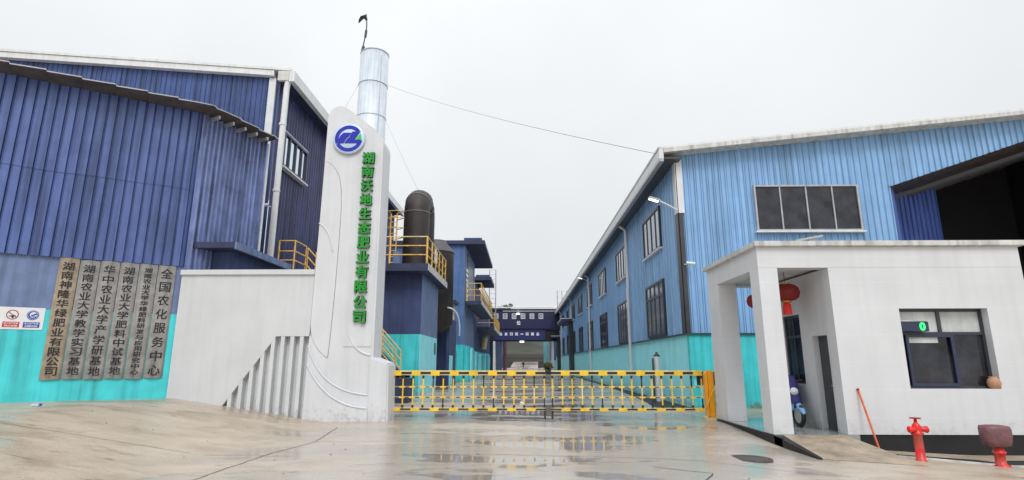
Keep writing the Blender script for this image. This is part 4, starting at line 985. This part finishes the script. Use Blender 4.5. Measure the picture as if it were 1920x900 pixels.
for k in range(11): m.box(-4.44, -4.41, 43.6, 45.0, 6.1 + k * .4, 6.16 + k * .4, 'frame_navy')
m.build('louvre_window', tb)
for k, y in enumerate((43.4, 45.6, 47.5, 49.8)):
    m = MB(); m.box(-4.49, -4.12, y, y + 1.1, 0, 2.7 - .1 * k, 'turquoise_pale_lit' if k % 2 else 'turquoise'); m.build('buttress', tb)

bb = thing('rear_process_building', (-8, 60, 0), 'further blue block with a smaller jutting roof slab behind the tall one', 'building')
m = MB(); m.box(-13, -4.9, 53, 84, 2.6, 9.6, 'blue_plaster'); m.build('upper_wall', bb)
m = MB(); m.box(-13, -4.88, 53, 84, 0, 2.597, 'turquoise'); m.build('lower_wall', bb)
m = MB(); m.box(-9, -3.25, 57.5, 64, 9.9, 10.25, 'slab_navy'); m.box(-9, -5.0, 58.5, 64, 9.6, 9.9, 'blue_plaster'); m.box(-4.95, -3.5, 58.5, 58.8, 9.9, 10.6, 'blue_plaster') ; m.build('roof_slab', bb)
m = MB(); m.box(-4.88, -3.0, 60, 74, 4.9, 5.2, 'slab_navy'); m.box(-2.998, -2.95, 60, 74, 4.88, 5.22, 'cornice'); m.build('balcony', bb)
m = MB()
for hgt in (.45, .9, 1.3): m.tube([(-4.8, 60.1, 5.2 + hgt), (-3.05, 60.1, 5.2 + hgt), (-3.05, 73.9, 5.2 + hgt)], .04, YEL, 6)
for k in range(10): m.tube([(-3.05, 60.1 + k * 1.53, 5.2), (-3.05, 60.1 + k * 1.53, 6.5)], .04, YEL, 6)
m.build('balcony_rail', bb)
for k, y in enumerate((55, 59, 63, 67, 71, 75)):
    m = MB(); m.box(-4.87, -4.4, y, y + 1.4, 0, 2.5 - .15 * (k % 3), ('turquoise', 'turquoise_pale_lit')[k % 2]); m.build('buttress', bb)
m = MB(); m.tube([(-4.6, 66, 3), (-4.4, 66, 4.3)], .35, 'cream', 10); m.build('pipe', bb)

t = thing('lattice_ladder', (-3.5, 66, 5.2), 'grey lattice ladder tower rising past the far roof slab', 'ladder')
m = MB()
for x, y in ((-3.95, 66), (-3.2, 66), (-3.95, 66.8), (-3.2, 66.8)): m.tube([(x, y, 5.2), (x, y, 12.4)], .045, 'grey_metal', 5)
m.build('stile', t)
m = MB()
for k in range(13):
    z = 5.5 + k * .57; m.tube([(-3.95, 66, z), (-3.2, 66, z), (-3.2, 66.8, z)], .03, 'grey_metal', 5)
m.build('rung', t)

# chimney
t = thing('chimney', (-13.2, 45, 0), 'tall round pale steel chimney rising behind the pylon', 'chimney')
m = MB(); m.lathe((-13.2, 45, 0), [(1.30, 0), (1.27, 18), (1.24, 28.5), (1.16, 28.5), (1.14, 27.5)], 'steel_bright', 40); m.build('stack', t)
m = MB()
for z in (19.2, 22.3, 25.4): m.lathe((-13.2, 45, z), [(1.27, 0), (1.29, .005), (1.29, .04), (1.26, .045)], 'grey_metal', 40)
m.lathe((-13.2, 45, 28.44), [(1.24, 0), (1.275, .01), (1.275, .1), (1.2, .11)], 'grey_metal', 40); m.build('seam_band', t)
m = MB(); m.tube([(-12.3, 44.06, 10), (-12.3, 44.06, 28.0)], .03, 'grey_metal', 5); m.build('cable', t)
t = thing('lightning_rod', (-14.2, 44.6, 28.5), 'crooked dark lightning rod with tattered cloth at its tip on the chimney', 'rod')
m = MB(); m.tube([(-14.25, 44.5, 27.9), (-14.2, 44.5, 28.9), (-14.0, 44.5, 30.3), (-13.95, 44.5, 31.2), (-14.02, 44.5, 32.0)], .055, 'dark_metal', 6); m.tube([(-14.22, 44.5, 28.6), (-14.12, 44.5, 29.1)], .13, 'dark_metal', 6); m.tube([(-14.02, 44.5, 30.0), (-13.97, 44.5, 30.7)], .11, 'dark_metal', 6); m.build('rod', t)
m = MB(); m.tube([(-14.0, 44.5, 31.75), (-14.15, 44.5, 32.1), (-14.45, 44.5, 32.0), (-14.62, 44.5, 31.7), (-14.70, 44.5, 31.45)], [.10, .2, .17, .12, .03], 'jacket', 7); m.tube([(-14.1, 44.5, 32.0), (-14.05, 44.5, 32.35)], [.12, .03], 'jacket', 6); m.build('rag', t)

def wire(a, b, sag, r, label):
    a, b = Vector(a), Vector(b); m = MB(); n = 30
    m.tube([a + (b - a) * (k / n) - ZA * sag * 4 * (k / n) * (1 - k / n) for k in range(n + 1)], r, 'wire', 5)
    tag(m.build('guy_wire', loc=tuple(a)), label, 'cable', 'guy wires of the chimney')
wire((-11.95, 44.6, 25.4), (5.1, 19.0, 8.8), .35, .012, 'long thin guy wire from the chimney to the corner of the light blue hall')
wire((-11.95, 44.6, 22.3), (-5.5, 29.6, 10.3), .1, .010, 'thin guy wire dropping from the chimney to the black duct')
wire((-14.4, 44.6, 25.4), (-16.5, 38, 13.3), .1, .012, 'short guy wire from the chimney down to the warehouse roof')

# ------------------------------------------------------------------ overhead gallery at the end of the yard
t = thing('overhead_gallery', (.5, 85, 0), 'dark overhead conveyor gallery spanning the end of the yard', 'gallery')
m = MB(); m.box(-6, 5.6, 85, 88, 6.3, 9.3, 'banner'); m.build('side_panel', t)
m = MB(); m.box(-6, 5.6, 84.8, 88.2, 9.303, 9.42, 'dark_metal'); m.tube([(-6, 84.7, 9.6), (5.6, 84.7, 9.62)], .1, 'white_metal', 8); m.box(-3, 4.9, 84.86, 84.99, 9.05, 9.15, 'cornice'); m.build('roof', t)
m = MB(); m.box(-6, 5.6, 85.2, 87.8, 4.6, 6.29, 'black'); m.build('under_beam', t)
for x in (-4.3, 4.55):
    for y in (85.3, 87.5):
        m = MB(); m.box(x - .16, x + .16, y - .16, y + .16, 0, 6.295 if y > 100 else 4.598, 'white_metal'); m.build('column', t)
t2 = thing('name_banner', (.3, 84.9, 6.4), 'dark banner with six white squared characters on the overhead gallery', 'banner')
m = MB(); m.box(-4.6, 4.2, 84.9, 84.985, 6.45, 9.0, 'banner'); m.build('cloth', t2)
for k, ch in enumerate('日白业包四过'):
    x = -4.0 + k * 1.36; m = MB(); zc = 8.32; a, b = .33, .40
    m.box(x - a, x + a, 84.86, 84.898, zc - b, zc - b + .09, 'letter_white'); m.box(x - a, x + a, 84.86, 84.898, zc + b - .09, zc + b, 'letter_white')
    m.box(x - a, x - a + .09, 84.86, 84.898, zc - b + .09, zc + b - .09, 'letter_white'); m.box(x + a - .09, x + a, 84.86, 84.898, zc - b + .09, zc + b - .09, 'letter_white')
    glyphs(m, ch, (x, 84.875, zc), XA, ZA, .4, .02, 'letter_white', bold=.006, w=.36, h=.46); m.build('character', t2)
m = MB(); glyphs(m, '公', (-.6, 84.875, 7.3), XA, ZA, .6, .02, 'letter_white', bold=.03, w=.55, h=.6); m.build('character', t2)
t3 = thing('slogan_banner', (.1, 85.1, 4.7), 'narrow dark blue banner with eight white characters under the overhead gallery', 'banner')
m = MB(); m.box(-4.25, 3.4, 85.08, 85.19, 4.75, 6.27, 'banner_blue'); m.build('cloth', t3)
for k, ch in enumerate('品质日田一目固品'):
    m = MB(); glyphs(m, ch, (-3.3 + k * .80, 85.06, 5.65), XA, ZA, .42, .015, 'letter_white', bold=.028, w=.36, h=.42 if ch != '一' else .12); m.build('character', t3)
t = thing('gallery_lamp', (-.65, 84.6, 8.6), 'bright round lamp hanging in front of the overhead gallery banner', 'lamp')
m = MB(); m.lathe((-.65, 84.5, 8.55), [(0, 0), (.24, .02), (.27, .14), (.2, .2), (0, .22)], 'lamp_glow', 16); m.build('bulb', t)
m = MB(); m.tube([(-.65, 84.5, 8.77), (-.65, 84.72, 9.55)], .04, 'grey_metal', 6); m.build('bracket', t)
t = thing('gallery_lamp', (.3, 85.0, 4.4), 'small rectangular white lamp under the lower edge of the dark blue banner', 'lamp')
m = MB(); m.box(-.4, .2, 84.9, 85.05, 4.40, 4.6, 'lamp_glow'); m.build('lens', t)
m = MB(); m.box(-.43, .23, 84.88, 85.06, 4.605, 4.66, 'grey_metal'); m.build('housing', t)

# sheds beyond the gallery
t = thing('rear_shed', (-6, 100, 0), 'dark blue open shed with white posts on the left beyond the gallery', 'shed')
m = MB(); m.box(-14, -4.6, 92, 122, 0, 6, 'blue_plaster'); m.build('wall', t)
for y, x in ((90.5, -4.0), (97, -3.7), (104, -3.5)):
    m = MB(); m.box(x - .17, x + .17, y - .17, y + .17, 0, 6, 'slate_plaster'); m.build('post', t)
m = MB(); m.box(-14, -3.2, 90, 122, 6.003, 6.3, 'slab_navy'); m.build('roof', t)
m = MB(); m.tube([(-3.1, 100, 0), (-3.1, 100, 3.4), (-3.1, 100, 5.8)], .3, 'bag', 10); m.build('chute', t)
t = thing('rear_shed', (6, 105, 0), 'light blue columned shed on the right beyond the gallery', 'shed')
m = MB(); m.box(5.0, 16, 98, 124, 1.8, 8, 'blue_plaster_mid'); m.build('upper_wall', t)
m = MB(); m.box(5.0, 16, 98, 124, 0, 1.797, 'turquoise_pale_lit'); m.build('lower_wall', t)
for k in range(6):
    m = MB(); m.box(4.4, 4.75, 98 + k * 4, 98.4 + k * 4, 0, 7, 'turquoise' if k % 2 else 'grey_metal'); m.build('post', t)

# person far down the yard
def person(x, y, label):
    vs = [(0, 0, .93), (0, 0, 1.15), (0, 0, 1.38), (0, 0, 1.50), (0, -.02, 1.60), (0, -.02, 1.70),
          (-.17, 0, 1.40), (-.23, .02, 1.13), (-.22, -.06, .90), (-.22, -.10, .80), (.17, 0, 1.40), (.23, .02, 1.13), (.22, -.06, .90), (.22, -.10, .80),
          (-.09, 0, .88), (-.11, -.06, .48), (-.11, .02, .07), (-.11, -.12, .04), (.09, 0, .88), (.11, .10, .48), (.11, .20, .09), (.11, .08, .04)]
    es = [(0, 1), (1, 2), (2, 3), (3, 4), (4, 5), (2, 6), (6, 7), (7, 8), (8, 9), (2, 10), (10, 11), (11, 12), (12, 13), (0, 14), (14, 15), (15, 16), (16, 17), (0, 18), (18, 19), (19, 20), (20, 21)]
    rs = [.15, .15, .17, .06, .085, .085, .075, .055, .04, .045, .075, .055, .04, .045, .10, .075, .05, .045, .10, .075, .05, .045]
    me = bpy.data.meshes.new('person'); me.from_pydata(vs, es, []); o = bpy.data.objects.new('person', me); COL.objects.link(o)
    md = o.modifiers.new('skin', 'SKIN'); o.modifiers.new('sub', 'SUBSURF').render_levels = 1; o.modifiers['sub'].levels = 1
    for i, r_ in enumerate(rs):
        d = me.skin_vertices[0].data[i]; d.radius = (r_, r_ * .8)
    me.skin_vertices[0].data[0].use_root = True
    dg = bpy.context.evaluated_depsgraph_get(); dg.update()
    nm = bpy.data.meshes.new_from_object(o.evaluated_get(dg)); bpy.data.objects.remove(o)
    nm.materials.clear(); nm.materials.append(M['jacket']); nm.materials.append(M['skin'])
    for p in nm.polygons:
        p.use_smooth = True; p.material_index = 1 if (p.center.z > 1.49 and p.center.y < .0) or (p.center.z < .86 and abs(p.center.x) > .19) else 0
    o = bpy.data.objects.new('person', nm); COL.objects.link(o); o.location = (x, y, .03); tag(o, label, 'person')
person(.12, 118, 'person in dark clothes walking far down the wet yard under the gallery')

# planter by the right wall under the gallery
def leafball(mb, c, r, n, s, k):
    for _ in range(n):
        v = Vector((random.gauss(0, 1), random.gauss(0, 1), random.gauss(0, 1))).normalized() * r * random.random() ** .4
        p = Vector(c) + Vector((v.x, v.y, v.z * .8)); a = Vector((random.uniform(-1, 1), random.uniform(-1, 1), random.uniform(-1, 1))).normalized()
        b = a.orthogonal().normalized(); q = s * random.uniform(.6, 1.3)
        mb.add([p - a * q, p + b * q * .6, p + a * q, p - b * q * .6], [(0, 1, 2, 3)], k)
t = thing('potted_shrub', (3.3, 74, 0), 'dark bushy shrub with yellowish leaves in a pot beside the far end of the hall', 'plant')
m = MB(); m.lathe((3.3, 74, 0), [(.35, 0), (.5, .5), (.45, .5)], 'dark_metal', 16); m.build('pot', t)
m = MB(); leafball(m, (3.3, 74, .95), .7, 260, .12, 'leaf'); leafball(m, (3.2, 73.6, 1.1), .5, 90, .13, 'leaf_yellow'); m.build('foliage', t)
m = MB(); m.tube([(3.3, 74, .4), (3.3, 74, 1.3)], .06, 'bark', 6); m.build('stem', t)

# trees on the hilltop
def tree(x, y, hgt, label):
    z = hz(x, y) - .2; t = thing('hill_tree', (x, y, z), label, 'tree', 'trees on the hill behind the gallery')
    m = MB(); m.tube([(x, y, z), (x + .1, y, z + hgt * .5), (x, y, z + hgt * .9)], [.28, .18, .05], 'bark', 7)
    ends = []
    for k in range(9):
        a = k * 2.4; z0 = z + hgt * (.35 + .05 * k); e_ = Vector((x + math.cos(a) * hgt * .28, y + math.sin(a) * hgt * .28, z0 + hgt * .22)); ends.append(e_)
        m.tube([(x, y, z0), e_], [.1, .03], 'bark', 5)
    m.build('trunk', t); m = MB()
    for e_ in ends + [Vector((x, y, z + hgt * .92))]: leafball(m, e_ + Vector((random.uniform(-.5, .5), 0, random.uniform(-.3, .3))), hgt * random.uniform(.1, .17), 70, .28, 'leaf')
    m.build('crown', t)
for k, (x, y, hg) in enumerate(((-16, 226, 8), (-11.5, 222, 7), (-7, 228, 7.5), (-20.5, 230, 7), (-3.5, 232, 5.5))):
    tree(x, y, hg, ['bushy bare looking tree on the hill crest, tallest of the row', 'round topped tree on the hill crest left of the middle', 'loose crowned tree on the hill crest above the banner',
                    'bushy tree on the hill crest behind the lattice ladder', 'smallest tree at the right end of the hill crest row'][k])
